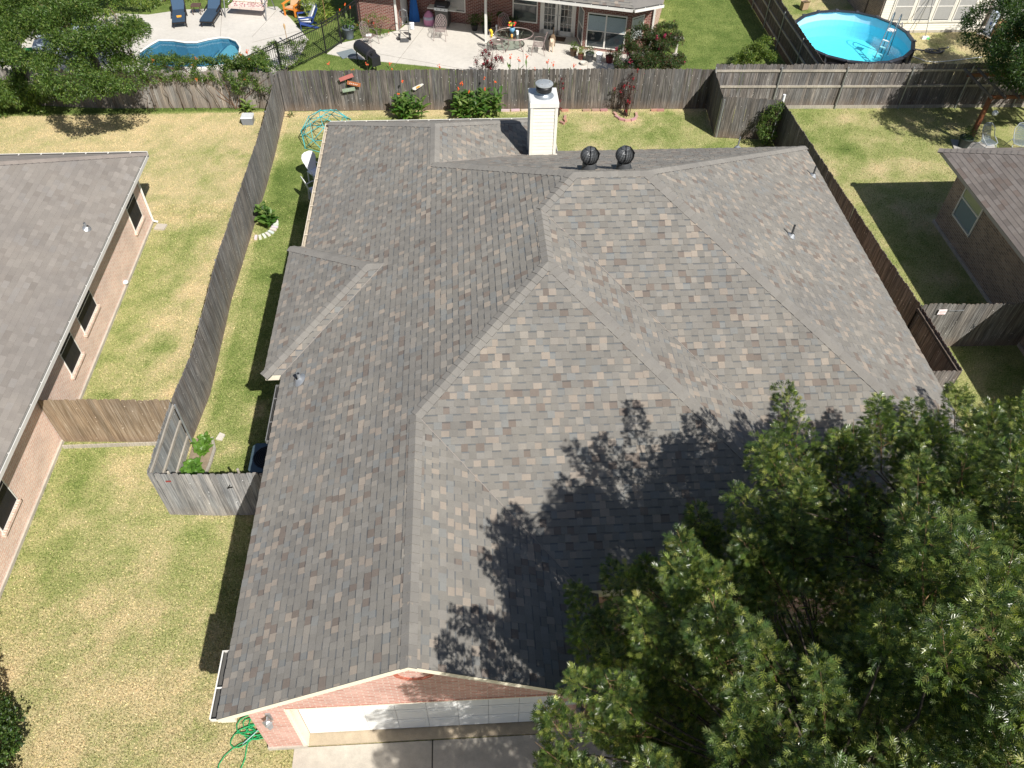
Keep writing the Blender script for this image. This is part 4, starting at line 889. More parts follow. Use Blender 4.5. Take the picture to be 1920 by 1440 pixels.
# ---- the big oak
OAK_COL = ([(.044, .078, .026), (.082, .128, .036), (.125, .172, .045), (.215, .255, .062), (.33, .36, .11)], (22, 30, 24, 16, 8))
def oak():
    root = thing('oak_tree', 'large dark green oak tree covering the lower right corner and shading the roof', 'tree', (7.9, 3.3, 0))
    m = MB(); base = Vector((7.9, 3.3, 0)); fork = Vector((7.6, 3.1, 2.4)); m.tube([base+Vector((0, 0, -.1)), base+Vector((0, 0, .25)), (7.8, 3.25, 1.2), fork], [.40, .30, .25, .22], 12, cap=False)
    top = Vector((7.2, 2.3, 7.3)); main = []
    l0 = limb(m, fork, top, .19, .06, seg=8); main += l0[2:]
    C = np.array([7.4, 1.9, 5.5]); Rr = np.array([5.2, 5.0, 3.6])
    for a in range(9):
        t = a*2*math.pi/9+.2; e = Vector((C[0]+math.cos(t)*3.2, C[1]+math.sin(t)*3.2, random.uniform(4.0, 6.2))); s_ = fork.lerp(top, random.uniform(0, .5)); pts = limb(m, s_, e, .11, .035, seg=7); main += pts[2:]
    U = fib(560, -.42); bump_ = (fbm(U[:, 0]*3+U[:, 2]*2, U[:, 1]*3-U[:, 2], 1.0, 3, 3)-.5)
    k = 1+.55*bump_+RNG.normal(0, .065, len(U)); B = C+U*Rr*k[:, None]
    B = B[B[:, 2] > 2.6]
    A = norm(norm(B-C)*np.array([.8, .8, .8])+np.array([0, 0, .62])+RNG.normal(0, .22, B.shape))
    # extra shoots that make the ragged edge over the roof
    for p in ((1.9, 5.6, 4.3), (2.1, 5.2, 4.4), (1.9, 4.8, 4.5), (2.5, 5.8, 4.4), (3.0, 6.1, 4.4), (1.8, 2.5, 6.2), (1.9, 3.5, 6.6), (2.35, 4.2, 6.7), (2.9, 5.1, 7.1), (3.1, 4.8, 6.4), (4.6, 5.4, 7.0), (6.7, 6.6, 6.7), (7.2, 7.0, 6.2), (6.0, 6.2, 6.3), (7.9, 7.0, 6.3), (9.0, 7.5, 5.8), (9.9, 8.1, 5.3), (11.0, 8.6, 4.9), (3.9, 4.9, 6.6), (5.4, 5.7, 6.8), (11.9, 7.6, 4.6), (12.3, 6.2, 4.6), (10.8, 7.0, 5.9), (2.2, 2.7, 6.4), (12.6, 7.2, 4.2), (10.0, 8.6, 5.2), (11.2, 9.4, 4.6), (12.2, 9.2, 4.2), (9.0, 8.0, 5.9), (2.4, 2.4, 5.2), (3.0, 3.2, 5.2), (3.4, 3.8, 5.6), (4.2, 4.6, 5.6), (2.6, 4.0, 5.6), (2.7, 4.6, 4.6), (3.4, 5.0, 4.4), (2.6, 3.6, 4.4), (3.3, 4.2, 4.0), (4.5, 5.2, 4.4), (4.0, 4.4, 4.8), (2.4, 3.0, 4.6), (5.4, 5.6, 5.0), (2.4, 5.0, 4.9), (3.0, 5.3, 4.6), (2.2, 4.4, 5.0), (2.8, 4.7, 5.1)):
        B = np.concatenate([B, [p]]); A = np.concatenate([A, norm(np.array([[.1*(p[0]-6.5), .18*(p[1]-2.5), 1.0]]))])
    # lower outer right part of the crown, where the ground shows through
    tw = MB()
    for p, a in zip(B, A):
        pv = Vector(p); near = min(main, key=lambda q: (q-pv).length); limb(m, near, pv, .028, .012, n=4, seg=4, wob=.2); tip = pv+Vector(a)*random.uniform(.8, 1.15); tw.tube([pv, pv.lerp(tip, .5)+Vector((random.gauss(0, .03),)*3), tip], [.012, .008, .003], 4, (1.5, 1.2, .8), cap=False)
        for j in range(5):
            t = random.uniform(.05, .85); s_ = pv.lerp(tip, t); e = s_+Vector((random.gauss(0, 1), random.gauss(0, 1), random.uniform(.1, .9))).normalized()*random.uniform(.2, .42)*(1.2-t); tw.tube([s_, e], [.006, .002], 3, (1.6, 1.2, .75), cap=False)
    obj('trunk', m, M_BARK, root, True); obj('twig', tw, M_BARK, root)
    P, D, N, L = sprays((B, A), 380, .132, .33, .3, 1.05)
    I = C+fib(230, -.7)*Rr*RNG.uniform(.5, .85, (230, 1)); I = I[I[:, 2] > 2.8]
    J = C+norm(RNG.normal(0, 1, (260, 3)))*Rr*RNG.uniform(.25, .8, (260, 1)); J = J[(J[:, 2] > 3.4)]; I = np.concatenate([I, J])
    P2, D2, N2, L2 = sprays((I, norm(I-C)+RNG.normal(0, .3, I.shape)), 250, .14, .75, .3, 1.2)
    P = np.concatenate([P, P2]); D = np.concatenate([D, D2]); N = np.concatenate([N, N2]); L = np.concatenate([L, L2])
    n = len(P); Cc = palette(n, *OAK_COL)
    leaf_mesh('crown', P, D, N, L, Cc, oak_leaf(), M_LEAF, root)
oak()
# ---- bushy trees from blobs
def blob_tree(name, label, cat, loc, blobs, leaf, per, den, cols, trunk=None, mat=None, T=None, group=None, rad=.35, clen=.5, stems=0, flowers=None, barkc=(1, 1, 1)):
    root = thing(name, label, cat, loc, group); m = MB(); base = Vector(loc); Bs = []; As = []
    for (x, y, z, r, rz) in blobs:
        n = max(8, int(den*r*r*2.6)); U = fib(n, -.75); kk = 1+RNG.normal(0, .10, n); b = np.array([x, y, z])+U*np.array([r, r, rz])*kk[:, None]; ok = b[:, 2] > .08; Bs.append(b[ok]); As.append(norm(U[ok]+np.array([0, 0, .35])+RNG.normal(0, .2, (ok.sum(), 3))))
        if trunk: limb(m, base+Vector((0, 0, trunk[1])), (x, y, z), trunk[0]*.5, .012, barkc, n=5, seg=5)
        elif stems:
            for k in range(stems): limb(m, base+Vector((random.gauss(0, .06), random.gauss(0, .06), 0)), (x+random.gauss(0, r*.4), y+random.gauss(0, r*.4), z+rz*.3), .016, .005, barkc, n=4, seg=4)
    if trunk: m.tube([base, base+Vector((.03, 0, trunk[1]*.5)), base+Vector((0, 0, trunk[1]+.1))], [trunk[0]*1.2, trunk[0], trunk[0]*.7], 10, barkc, cap=False)
    if m.f: obj('trunk' if trunk else 'stem', m, M_BARK, root, True)
    B = np.concatenate(Bs); A = np.concatenate(As)
    B = B-A*clen*.4
    P, D, N, L = sprays((B, A), per, leaf, rad, .3, clen); ok = P[:, 2] > .02; P, D, N, L = P[ok], D[ok], N[ok], L[ok]
    leaf_mesh('crown', P, D, N, L, palette(len(P), *cols), T if T is not None else lance_leaf(), mat or M_LEAF2, root)
    if flowers:
        col_, cnt, sz, hi = flowers; idx = RNG.choice(len(B), cnt); fp = B[idx]+A[idx]*clen*hi; k = 26
        P = (fp[:, None, :]+RNG.normal(0, sz, (cnt, k, 3))*np.array([.7, .7, 1.2])).reshape(-1, 3); n = len(P)
        leaf_mesh('flower', P, RNG.normal(0, 1, (n, 3)), RNG.normal(0, 1, (n, 3)), np.full(n, sz*1.6), palette(n, [col_, tuple(x*.7 for x in col_)], (2, 1)), lance_leaf(.45, .1), M_LEAF2, root)
    return root
G1 = ([(.050, .095, .020), (.085, .145, .028), (.125, .195, .040), (.19, .24, .06)], (25, 40, 25, 10))
G2 = ([(.030, .065, .018), (.052, .098, .025), (.085, .135, .03)], (35, 45, 20))
GY = ([(.12, .17, .03), (.19, .25, .04), (.26, .31, .07)], (30, 45, 25))
GP = ([(.035, .012, .015), (.07, .018, .022), (.04, .05, .02)], (45, 40, 15))
blob_tree('broadleaf_tree', 'green broadleaf tree with bare grey limbs overhanging the vine covered fence', 'tree', (-15.6, 33.4, 0),
          [(-15.7, 29.7, 3.7, 1.0, .8), (-13.9, 28.5, 3.3, 1.15, .9), (-12.8, 28.7, 3.4, 1.0, .9), (-12.3, 29.4, 3.5, .7, .8), (-14.2, 28.9, 2.6, .45, .45), (-12.7, 29.0, 2.75, .55, .4), (-12.5, 30.6, 3.2, .65, .7), (-14.0, 29.6, 4.3, .9, .7), (-16.5, 30.8, 4.2, .9, .7), (-13.0, 30.2, 4.4, .8, .7), (-14.6, 31.7, 4.2, .9, .6), (-16.9, 33.2, 3.3, .8, .8)],
          .125, 60, 44, G1, trunk=(.16, 1.9), rad=.32, clen=.45, barkc=(1.8, 1.7, 1.6))
m = MB()
for a, b, r in (((-15.4, 33.0, 1.6), (-17.5, 32.6, 5.2), .07), ((-16.2, 32.9, 3.0), (-15.0, 31.4, 5.2), .03), ((-14.9, 31.2, 2.2), (-14.4, 29.8, 5.0), .022), ((-14.9, 31.2, 2.2), (-14.9, 30.0, 4.7), .02), ((-13.0, 30.6, 2.6), (-13.7, 30.2, 5.6), .03), ((-12.7, 30.4, 2.6), (-12.9, 30.2, 5.3), .025), ((-12.6, 30.0, 2.8), (-12.3, 29.4, 4.6), .018)): limb(m, a, b, r, r*.4, (2.4, 2.2, 2.0), 6, 7, .15)
obj('bare_limb', m, M_BARK, bpy.data.objects['broadleaf_tree'], True)
blob_tree('leafy_bush', 'big long leaved bush spilling over the fence at the far left edge', 'bush', (-18, 32.2, 0), [(-18.3, 31.6, 1.4, 1.0, .9), (-17.2, 31.7, 1.3, .8, .7), (-19.6, 31.6, 1.6, 1.1, .9), (-18.9, 31.3, .6, .5, .5), (-17.2, 31.3, .7, .45, .5)], .17, 48, 60, (G1[0], (15, 35, 35, 15)), rad=.28, clen=.4, stems=3, T=lance_leaf(.11, .04, .3))
blob_tree('leafy_shrub', 'bright green shrubs and ferns behind the pool furniture at the upper left', 'shrub', (-19.5, 38.5, 0), [(-20.2, 38.8, 1.6, 1.2, 1.2), (-18.4, 38.6, 1.4, 1.0, 1.0), (-17.4, 40.2, 1.3, 1.1, 1.0), (-21.5, 37.2, 1.2, 1.2, 1.2), (-19.0, 40.8, 1.8, 1.4, 1.2), (-16.3, 41.8, 1.2, 1.2, 1.0), (-22, 40, 2, 1.5, 1.5)], .16, 42, 34, (GY[0]+G1[0], (15, 20, 10, 15, 20, 12, 8)), rad=.3, clen=.4, stems=3)
blob_tree('hedge_strip', 'low yellow green hedge beside the loungers at the top edge', 'hedge', (-15.2, 42.2, 0), [(-15.4+.45*k, 42.0+.10*k, .3, .38, .32) for k in range(8)], .09, 14, 60, GY, rad=.16, clen=.2, stems=1)
vine = blob_tree('vine', 'tangled green vine growing along the top of the old leaning fence', 'vine', (-9.5, 31.35, 0), [(-12.6, 31.65, 1.55, .42, .35), (-11.9, 31.6, 1.6, .42, .35), (-11.2, 31.55, 1.6, .40, .30), (-10.5, 31.5, 1.62, .42, .30), (-9.8, 31.45, 1.65, .45, .38), (-9.1, 31.35, 1.65, .48, .42), (-8.5, 31.3, 1.6, .45, .42), (-8.1, 31.2, 1.25, .34, .45), (-9.0, 31.15, 1.15, .36, .34), (-8.6, 32.0, 1.3, .5, .4), (-9.6, 32.1, 1.0, .5, .4)], .115, 34, 85, (G1[0], (25, 35, 28, 12)), rad=.2, clen=.25, stems=2, flowers=((.75, .28, .10), 10, .03, .8), barkc=(1.8, 1.3, 1.0))
m = MB()
for x0 in (-13.2, -12.9, -12.1, -11.7, -11.2, -10.6, -10.2, -9.7, -9.3, -9.05, -8.6, -8.3): limb(m, (x0, 31.22, .02), (x0+random.uniform(-.35, .35), 31.2, random.uniform(1.2, 1.6)), .016, .007, (.9, .75, .65), 4, 5, .35)
obj('bare_stem', m, M_BARK, vine)
blob_tree('climbing_shrub', 'green climber covering the lower end of the black iron fence', 'shrub', (-8.0, 34.3, 0), [(-8.9, 33.5, .9, .42, .5), (-8.3, 34.2, .85, .40, .5), (-7.7, 34.8, .7, .38, .45), (-7.2, 35.3, .6, .32, .4)], .10, 36, 80, (G1[0], (20, 30, 32, 18)), rad=.2, clen=.25, stems=2)
blob_tree('low_bush', 'dark low bush at the foot of the kidney pool', 'bush', (-11.9, 33.9, 0), [(-12.7, 34.3, .4, .35, .4), (-12.3, 34.2, .35, .3, .35), (-13.2, 34.2, .4, .4, .4)], .12, 40, 60, G2, rad=.25, clen=.3, stems=3)
blob_tree('dark_tree', 'dark shaded tree hanging into the top right corner', 'tree', (23.5, 28.4, 0), [(21.7, 28.3, 3.0, 1.2, .9), (20.9, 27.9, 3.9, .9, .8), (22.2, 27.2, 4.4, 1.5, 1.1), (21.0, 26.5, 4.0, .7, .7), (22.6, 29.6, 3.9, 1.6, 1.2), (24.0, 27.5, 4.6, 1.6, 1.2), (24.5, 30.4, 3.6, 1.8, 1.2), (20.1, 25.9, 4.2, .55, .6), (22.0, 25.6, 4.8, 1.3, .9), (21.5, 30.9, 3.2, 1.0, .9), (26, 33, 3, 1.6, 1.2), (24.7, 33.6, 2.8, .7, .6)], .13, 55, 34, G2, trunk=(.12, 2.0), rad=.34, clen=.5)
blob_tree('dark_bush', 'dark clipped bush at the lower left edge', 'bush', (-10.3, 5.3, 0), [(-10.1, 5.6, .95, .80, .9), (-10.1, 4.6, .9, .9, .9), (-10.4, 6.3, .85, .7, .85), (-11.3, 5.3, 1.0, .9, 1.0)], .075, 34, 130, (G2[0]+[(.12, .19, .04)], (25, 35, 25, 15)), rad=.16, clen=.2, stems=3, T=lance_leaf(.3, .08, .1))
blob_tree('small_tree', 'small green shrub standing in the fence corner behind the roof', 'shrub', (12.0, 27.5, 0), [(11.95, 27.6, 1.25, .30, .38), (11.9, 27.6, .85, .36, .40), (12.02, 27.6, 1.55, .18, .25), (11.95, 27.55, .5, .25, .3)], .10, 26, 100, (G1[0], (30, 38, 22, 10)), rad=.16, clen=.2, stems=4)
blob_tree('crape_myrtle', 'broad green crape myrtle with pink blooms behind the dark fence', 'bush', (8.0, 32.9, 0), [(7.1, 32.7, 1.1, .55, .7), (7.7, 32.8, 1.5, .6, .65), (8.4, 32.8, 1.5, .6, .7), (8.9, 32.7, 1.5, .55, .7), (7.4, 32.6, .7, .5, .5), (8.5, 32.6, .7, .6, .5), (7.5, 33.1, 1.95, .45, .45), (8.6, 32.9, 2.1, .5, .4), (8.0, 32.7, 1.0, .6, .6), (9.2, 32.5, .9, .4, .5)], .075, 62, 120, (G2[0]+[(.13, .045, .035), (.09, .13, .035)], (34, 28, 12, 16, 10)), rad=.17, clen=.25, stems=4, flowers=((.55, .05, .16), 30, .04, 1.0), barkc=(1.6, 1.3, 1.1))
blob_tree('crape_myrtle', 'dark red leaved crape myrtle on the patio edge', 'bush', (1.05, 33.0, 0), [(.85, 33.0, 1.05, .28, .4), (1.2, 33.0, 1.3, .26, .45), (1.45, 33.0, .85, .28, .3), (1.0, 33.0, .6, .3, .3)], .06, 34, 120, GP, rad=.15, clen=.2, stems=5, flowers=((.36, .02, .05), 26, .035, 1.0))
blob_tree('crape_myrtle', 'thin dark red crape myrtle in a ring of bricks', 'bush', (6.72, 30.15, 0), [(6.7, 30.2, 1.2, .26, .4), (6.75, 30.25, .8, .28, .35), (6.85, 30.3, 1.6, .16, .3), (6.68, 30.2, .45, .2, .25), (6.4, 30.3, 1.0, .15, .25)], .055, 26, 110, GP, rad=.13, clen=.18, stems=6, flowers=((.40, .03, .05), 12, .028, .9), barkc=(.8, .6, .6))
blob_tree('crape_myrtle', 'narrow dark red crape myrtle just right of the white chimney', 'bush', (3.86, 30.35, 0), [(3.9, 30.35, 1.05, .18, .35), (3.85, 30.35, .6, .16, .3), (3.95, 30.35, 1.4, .10, .2)], .05, 22, 120, GP, rad=.10, clen=.16, stems=5, flowers=((.36, .03, .05), 6, .025, .9), barkc=(.8, .6, .6))
blob_tree('leafy_bush', 'bright green bush by the pool side fence', 'bush', (13.1, 34.0, 0), [(13.1, 34.1, .55, .5, .5), (13.6, 34.5, .7, .35, .5), (12.6, 33.7, .45, .4, .4), (13.4, 33.5, .5, .5, .45)], .10, 42, 90, (GY[0]+G1[0], (15, 20, 10, 15, 20, 12, 8)), rad=.2, clen=.25, stems=3)
blob_tree('rose_bush', 'leafy rose bush against the brick wall', 'bush', (-4.0, 38.0, 0), [(-4.3, 38.15, .45, .35, .4), (-3.8, 37.85, .5, .30, .4), (-4.7, 38.2, .3, .28, .3)], .08, 16, 110, (G1[0], (20, 30, 32, 18)), rad=.16, clen=.2, stems=3, flowers=((.6, .08, .05), 7, .02, .9))
blob_tree('bright_shrub', 'yellow green palm like shrub outside the iron gate', 'shrub', (-6.9, 39.7, 0), [(-6.9, 39.8, .9, .6, .7), (-6.3, 40.3, .8, .5, .6)], .26, 18, 50, GY, rad=.28, clen=.4, stems=3, T=lance_leaf(.09, .04, .35))
# ---- broad-leaved cannas: leaves with a folded blade
def canna(name, label, cat, loc, spots, h, lw=.16, ll=.55, nl=7, cols=None, flower=None, group=None):
    root = thing(name, label, cat, loc, group); m = MB(); st = MB(); fl = MB(); cols = cols or [(.055, .13, .025), (.085, .175, .035), (.13, .22, .05), (.20, .26, .08)]
    for (x, y, hs) in spots:
        H = h*hs; lx, ly = random.gauss(0, .06), random.gauss(0, .06); st.tube([(x, y, 0), (x+lx*.5, y+ly*.5, H*.5), (x+lx, y+ly, H)], [.014, .011, .006], 5, (.12, .2, .05))
        a = random.uniform(0, 6.28)
        for k in range(nl):
            t = .15+.85*(k+.5)/nl; a += 2.2+random.uniform(-.4, .4); up_ = .55+.75*t+random.uniform(-.2, .2); L = ll*random.uniform(.75, 1.15)*(1.1-.35*abs(t-.5)); W_ = lw*random.uniform(.75, 1.1)
            o = Vector((x+lx*t, y+ly*t, H*t*.8)); d = Vector((math.cos(a), math.sin(a), up_)).normalized(); w_ = d.cross(Vector((0, 0, 1))).normalized(); n_ = w_.cross(d); c = random.choice(cols); kk = random.uniform(.8, 1.2); c = tuple(q*kk for q in c)
            prev = None
            for j in range(7):
                s_ = j/6; wd = W_*.5*math.sin(math.pi*min(1, .06+s_*.94))**.7*(1-.25*s_) if j < 6 else .002; p = o+d*(L*s_)-Vector((0, 0, 1))*(L*.38*s_*s_); f_ = n_*(-.25*wd)
                row = (p-w_*wd-f_, p, p+w_*wd-f_)
                if prev:
                    m.face([prev[0], prev[1], row[1], row[0]], c); m.face([prev[1], prev[2], row[2], row[1]], tuple(q*1.06 for q in c))
                prev = row
        if flower and random.random() < flower[1]:
            st.tube([(x+lx, y+ly, H), (x+lx*1.4, y+ly*1.4, H*1.22)], [.006, .004], 4, (.15, .2, .06))
            for k in range(7): fl.ball((x+lx*1.4+random.gauss(0, .018), y+ly*1.4+random.gauss(0, .018), H*1.22+random.gauss(0, .035)), .022, 5, tuple(q*random.uniform(.7, 1.1) for q in flower[0]), sz=1.3)
    obj('leaf', m, M_LEAF2, root, True); obj('stem', st, M_LEAF2, root, True)
    if fl.f: obj('flower', fl, M_LEAF2, root)
    return root
def ell(cx, cy, rx, ry, n): return [(cx+rx*math.sqrt(random.random())*math.cos(t), cy+ry*math.sqrt(random.random())*math.sin(t), random.uniform(.75, 1.15)) for t in (random.uniform(0, 6.28) for _ in range(n))]
ORG = (.85, .22, .06)
canna('canna_clump', 'smaller clump of broad leaved canna lilies against the dark back fence', 'plant', (-2.4, 30.25, 0), ell(-2.35, 30.25, .72, .28, 20), 1.05, flower=(ORG, .12))
canna('canna_clump', 'wide clump of broad leaved canna lilies between the small clump and the chimney', 'plant', (.5, 30.25, 0), ell(.35, 30.25, 1.12, .30, 36), 1.12, flower=(ORG, .16))
canna('hosta', 'broad leaved green plant in a ring of white stones beside the long grey fence', 'plant', (-7.15, 23.0, 0), ell(-7.12, 23.05, .22, .45, 9), .72, .22, .42, 6)
canna('leafy_plant', 'pale green big leaved plant at the foot of the vine covered fence', 'plant', (-9.05, 30.9, 0), [(-9.0, 30.95, 1), (-9.15, 30.9, .8), (-8.85, 30.9, .9)], .6, .16, .4, 6, [(.16, .25, .06), (.22, .30, .09)])
canna('small_weed', 'small weedy plant in the corner by the climbing dome fence', 'plant', (-7.15, 30.5, 0), [(-7.1, 30.55, .8), (-7.2, 30.5, .7)], .3, .04, .28, 7, [(.12, .15, .05)])
# flowering canna stalks beyond the fence (each a plant)
sp_ = [(-9.33, 34.0, 1.2), (-9.05, 33.75, 1.1), (-8.6, 33.79, 1.05), (-9.7, 33.3, .95), (-5.84, 33.5, .85), (-4.73, 32.9, .8), (-4.18, 33.3, .9), (-3.17, 33.1, 1.0), (-3.1, 32.9, .8), (-1.04, 32.8, 1.0), (-.13, 32.5, .9), (-1.64, 32.8, .8), (2.03, 33.1, 1.25), (2.38, 32.9, 1.2), (2.71, 33.0, 1.3), (3.59, 32.6, 1.25), (3.82, 32.45, 1.2), (3.06, 32.4, 1.0), (4.7, 32.4, 1.15), (4.95, 32.2, 1.0)]
def stalk(x, y, h):
    root = thing('flower_stalk', 'tall orange flowered canna stalk standing behind the back fence', 'flower', (0, 0, 0), 'orange canna stalks behind the back fence')
    m = MB(); m.tube([(0, 0, 0), (.01, .01, h*.6), (-.01, 0, h)], [.012, .009, .004], 5, (.10, .16, .05)); 
    for k in range(5):
        a = k*2.3; d = Vector((math.cos(a), math.sin(a), .9)).normalized(); o = Vector((0, 0, h*(.1+.12*k))); w_ = d.cross(Vector((0, 0, 1))).normalized()*.05; c = (.10, .18, .04); m.face([o, o+d*.2-w_, o+d*.36, o+d*.2+w_], c)
    obj('stem', m, M_LEAF2, root, False, world=False); m = MB()
    for k in range(10): m.ball((random.gauss(0, .03), random.gauss(0, .03), h-.04+random.gauss(0, .045)), .024, 5, tuple(q*random.uniform(.7, 1.15) for q in (.80, .27, .13)), sz=1.0)
    obj('flower', m, M_LEAF2, root, False, world=False); return root
s0 = stalk(0, 0, 1.0)
for k, (x, y, h) in enumerate(sp_):
    o = s0 if k == 0 else copy_tree(s0, (0, 0, 0), 0, s0['label'], s0['group'])
    o.location = (x, y, 0); o.rotation_euler = (0, 0, k*1.7); o.scale = (1, 1, h)
# planting bed behind the railed fence
m = MB(); m.prism([(-7.60, 11.6), (-7.08, 12.38), (-7.02, 13.2), (-7.14, 13.62), (-7.60, 13.6)], -.05, .035); tag(obj('flower_bed', m, M_DIRT), kind='structure')
m = MB()
for a, b in (((-7.06, 12.3), (-7.0, 12.75)), ((-7.0, 12.77), (-6.98, 13.2)), ((-6.98, 13.22), (-7.12, 13.6)), ((-7.35, 11.85), (-7.08, 12.28))): m.bar((*a, .05), (*b, .05), .07, .07)
tag(obj('bed_edging', m, M_RAIL), 'pale timber edging round the small bed behind the railed fence', 'edging')
m = MB(); m.prism([(-7.02, 13.55), (-6.86, 13.5), (-6.8, 13.7), (-6.95, 13.78)], 0, .05); tag(obj('paving_stone', m, M_STONE), 'pale square stone lying at the tip of the small planting bed', 'stone')
canna('potato_plant', 'low bright green plant in the near end of the small bed', 'plant', (-7.4, 12.5, 0), ell(-7.38, 12.35, .20, .42, 24), .30, .14, .25, 6, [(.09, .20, .03), (.13, .26, .04)])
canna('potato_plant', 'low bright green plant in the far end of the small bed', 'plant', (-7.3, 13.4, 0), ell(-7.28, 13.3, .18, .26, 16), .26, .12, .22, 6, [(.11, .22, .03), (.15, .28, .05)])
# ================================================================== pools
def water_mat(name, tint, rough=.04, mixf=.12, wave=14):
    m, b = newmat(name, rough, 0, (.5, .8, .9), .5); nn, ll = nodes(m)
    tr = mk(m, 'ShaderNodeBsdfTransparent'); tr.inputs['Color'].default_value = (*tint, 1)
    gl_ = mk(m, 'ShaderNodeBsdfGlossy'); gl_.inputs['Roughness'].default_value = rough; gl_.inputs['Color'].default_value = (.9, .95, 1, 1)
    fr = mk(m, 'ShaderNodeFresnel'); fr.inputs[0].default_value = 1.33
    bp = mk(m, 'ShaderNodeBump'); bp.inputs['Strength'].default_value = .09; bp.inputs['Distance'].default_value = .03; lk(m, noise(m, coords(m), wave, 3, .6, 1.2), bp.inputs['Height'])
    lk(m, bp.outputs[0], fr.inputs['Normal']); lk(m, bp.outputs[0], gl_.inputs['Normal'])
    mx = mk(m, 'ShaderNodeMixShader'); lk(m, fr.outputs[0], mx.inputs[0]); lk(m, tr.outputs[0], mx.inputs[1]); lk(m, gl_.outputs[0], mx.inputs[2]); lk(m, mx.outputs[0], nn['Material Output'].inputs[0]); return m
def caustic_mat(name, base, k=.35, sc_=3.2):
    """pool liner with the bright light net of rippling water painted into its colour"""
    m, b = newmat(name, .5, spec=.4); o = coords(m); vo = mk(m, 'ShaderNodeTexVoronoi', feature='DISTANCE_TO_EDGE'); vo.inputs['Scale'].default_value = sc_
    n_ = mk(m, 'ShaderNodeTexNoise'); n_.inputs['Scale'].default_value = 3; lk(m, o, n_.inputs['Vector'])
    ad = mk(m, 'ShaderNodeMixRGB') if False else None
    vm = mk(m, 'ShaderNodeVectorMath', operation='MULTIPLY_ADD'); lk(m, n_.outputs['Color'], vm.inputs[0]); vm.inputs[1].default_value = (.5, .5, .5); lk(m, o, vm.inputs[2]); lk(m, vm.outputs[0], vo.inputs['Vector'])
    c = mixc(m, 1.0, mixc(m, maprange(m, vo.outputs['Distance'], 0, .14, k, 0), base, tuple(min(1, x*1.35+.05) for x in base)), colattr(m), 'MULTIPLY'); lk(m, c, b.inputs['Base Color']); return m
kp = thing('swimming_pool', 'kidney shaped blue swimming pool with rounded steps set in the pale deck', 'pool', (-12.5, 36.4, 0))
m = MB(); n = len(POOL)
for k in range(n):
    a = POOL[k]; b = POOL[(k+1) % n]; m.face([(a[0], a[1], -1.2), (b[0], b[1], -1.2), (b[0], b[1], .02), (a[0], a[1], .02)]); m.face([(a[0], a[1], -.12), (b[0], b[1], -.12), (b[0], b[1], .018), (a[0], a[1], .018)][::-1] if False else [(a[0], a[1], -1.2), (b[0], b[1], -1.2), (b[0], b[1], -1.19), (a[0], a[1], -1.19)], (.8, .8, .8))
m.face([(x, y, -1.2) for x, y in POOL]); obj('liner', m, caustic_mat('blue_pool_liner', (.095, .24, .34), .25, 5), kp)
m = MB()
def inset(P, k): cx_ = sum(p[0] for p in P)/len(P); cy_ = sum(p[1] for p in P)/len(P); return [(cx_+(x-cx_)*k, cy_+(y-cy_)*k) for x, y in P]
# rounded steps: arcs round the shallow right end, each a little higher and smaller
for k, (x_, z) in enumerate(((-12.35, -.95), (-11.95, -.72), (-11.55, -.50), (-11.15, -.28))):
    P = [(x, y) for x, y in POOL if x > x_]; ys = [p[1] for p in P]; y0, y1 = min(ys), max(ys)
    P = sorted(P, key=lambda p: -math.atan2(p[1]-36.4, p[0]+11.6)) if False else [p for p in POOL if p[0] > x_]
    P = P+[(x_-.28*math.sin(math.pi*(j+.5)/6), y0+(y1-y0)*(j+.5)/6) for j in range(6)]
    m.prism(P[::-1], -1.19, z, (.85+.28*k, .9+.2*k, .95+.12*k))
    e = P[-6:]; m.tube([(x, y, z+.01) for x, y in e], .035, 5, (.35, .45, .55))
obj('pool_step', m, caustic_mat('blue_pool_step', (.12, .28, .37), .15, 5), kp)
m = MB(); m.face([(x, y, -.07) for x, y in POOL[::-1]]); obj('water', m, water_mat('pool_water', (.68, .88, .94)), kp)
m = MB(); m.tube([(x, y, .03) for x, y in POOL], .045, 6, closed=True); obj('coping', m, M_WHITE, kp, True)
# round above-ground pool
cx, cy, pr, ph, N = 17.62, 34.62, 2.55, 1.24, 18
ap_ = thing('round_pool', 'round above ground pool with bright turquoise water and a dark rim', 'pool', (cx, cy, 0))
def rg(r, z, k, n=N): t = 2*math.pi*(k+.3)/n; return (cx+r*math.cos(t)*1.03, cy+r*math.sin(t)*1.04, z)
m = MB()
for k in range(72): a_, b_ = k/4, (k+1)/4; m.face([rg(pr, .0, a_), rg(pr, .0, b_), rg(pr, ph, b_), rg(pr, ph, a_)], (2.2, 2.2, 2.5) if (k//4) % 2 else (1.7, 1.7, 2.0))
obj('outer_wall', m, M_BLACK, ap_)
m = MB()
NN2 = 72
for k in range(NN2):
    a_, b_ = k*N/NN2, (k+1)*N/NN2; m.face([rg(pr-.03, ph, a_), rg(pr-.03, ph, b_), rg(pr-.03, .05, b_), rg(pr-.03, .05, a_)], (1, 1, 1))
obj('liner', m, caustic_mat('pale_blue_pool_liner', (.42, .68, .84), .08, 6), ap_)
m = MB(); m.face([rg(pr-.03, .06, k/4) for k in range(72)]); obj('pool_floor', m, caustic_mat('turquoise_pool_floor', (.26, .76, .84), .22, 2.4), ap_)
m = MB(); m.face([rg(pr-.035, .84, k/4) for k in range(72)]); obj('water', m, water_mat('turquoise_water', (.62, .95, .98), wave=9), ap_)
m = MB()
for k in range(N):
    a, b, c_, d_ = rg(pr-.08, ph+.02, k), rg(pr+.09, ph+.02, k), rg(pr+.09, ph+.02, k+1), rg(pr-.08, ph+.02, k+1); m.slab([a, b, c_, d_], (0, 0, -.05), (2.2, 2.4, 2.8))
obj('top_rim', m, M_BLACK, ap_)
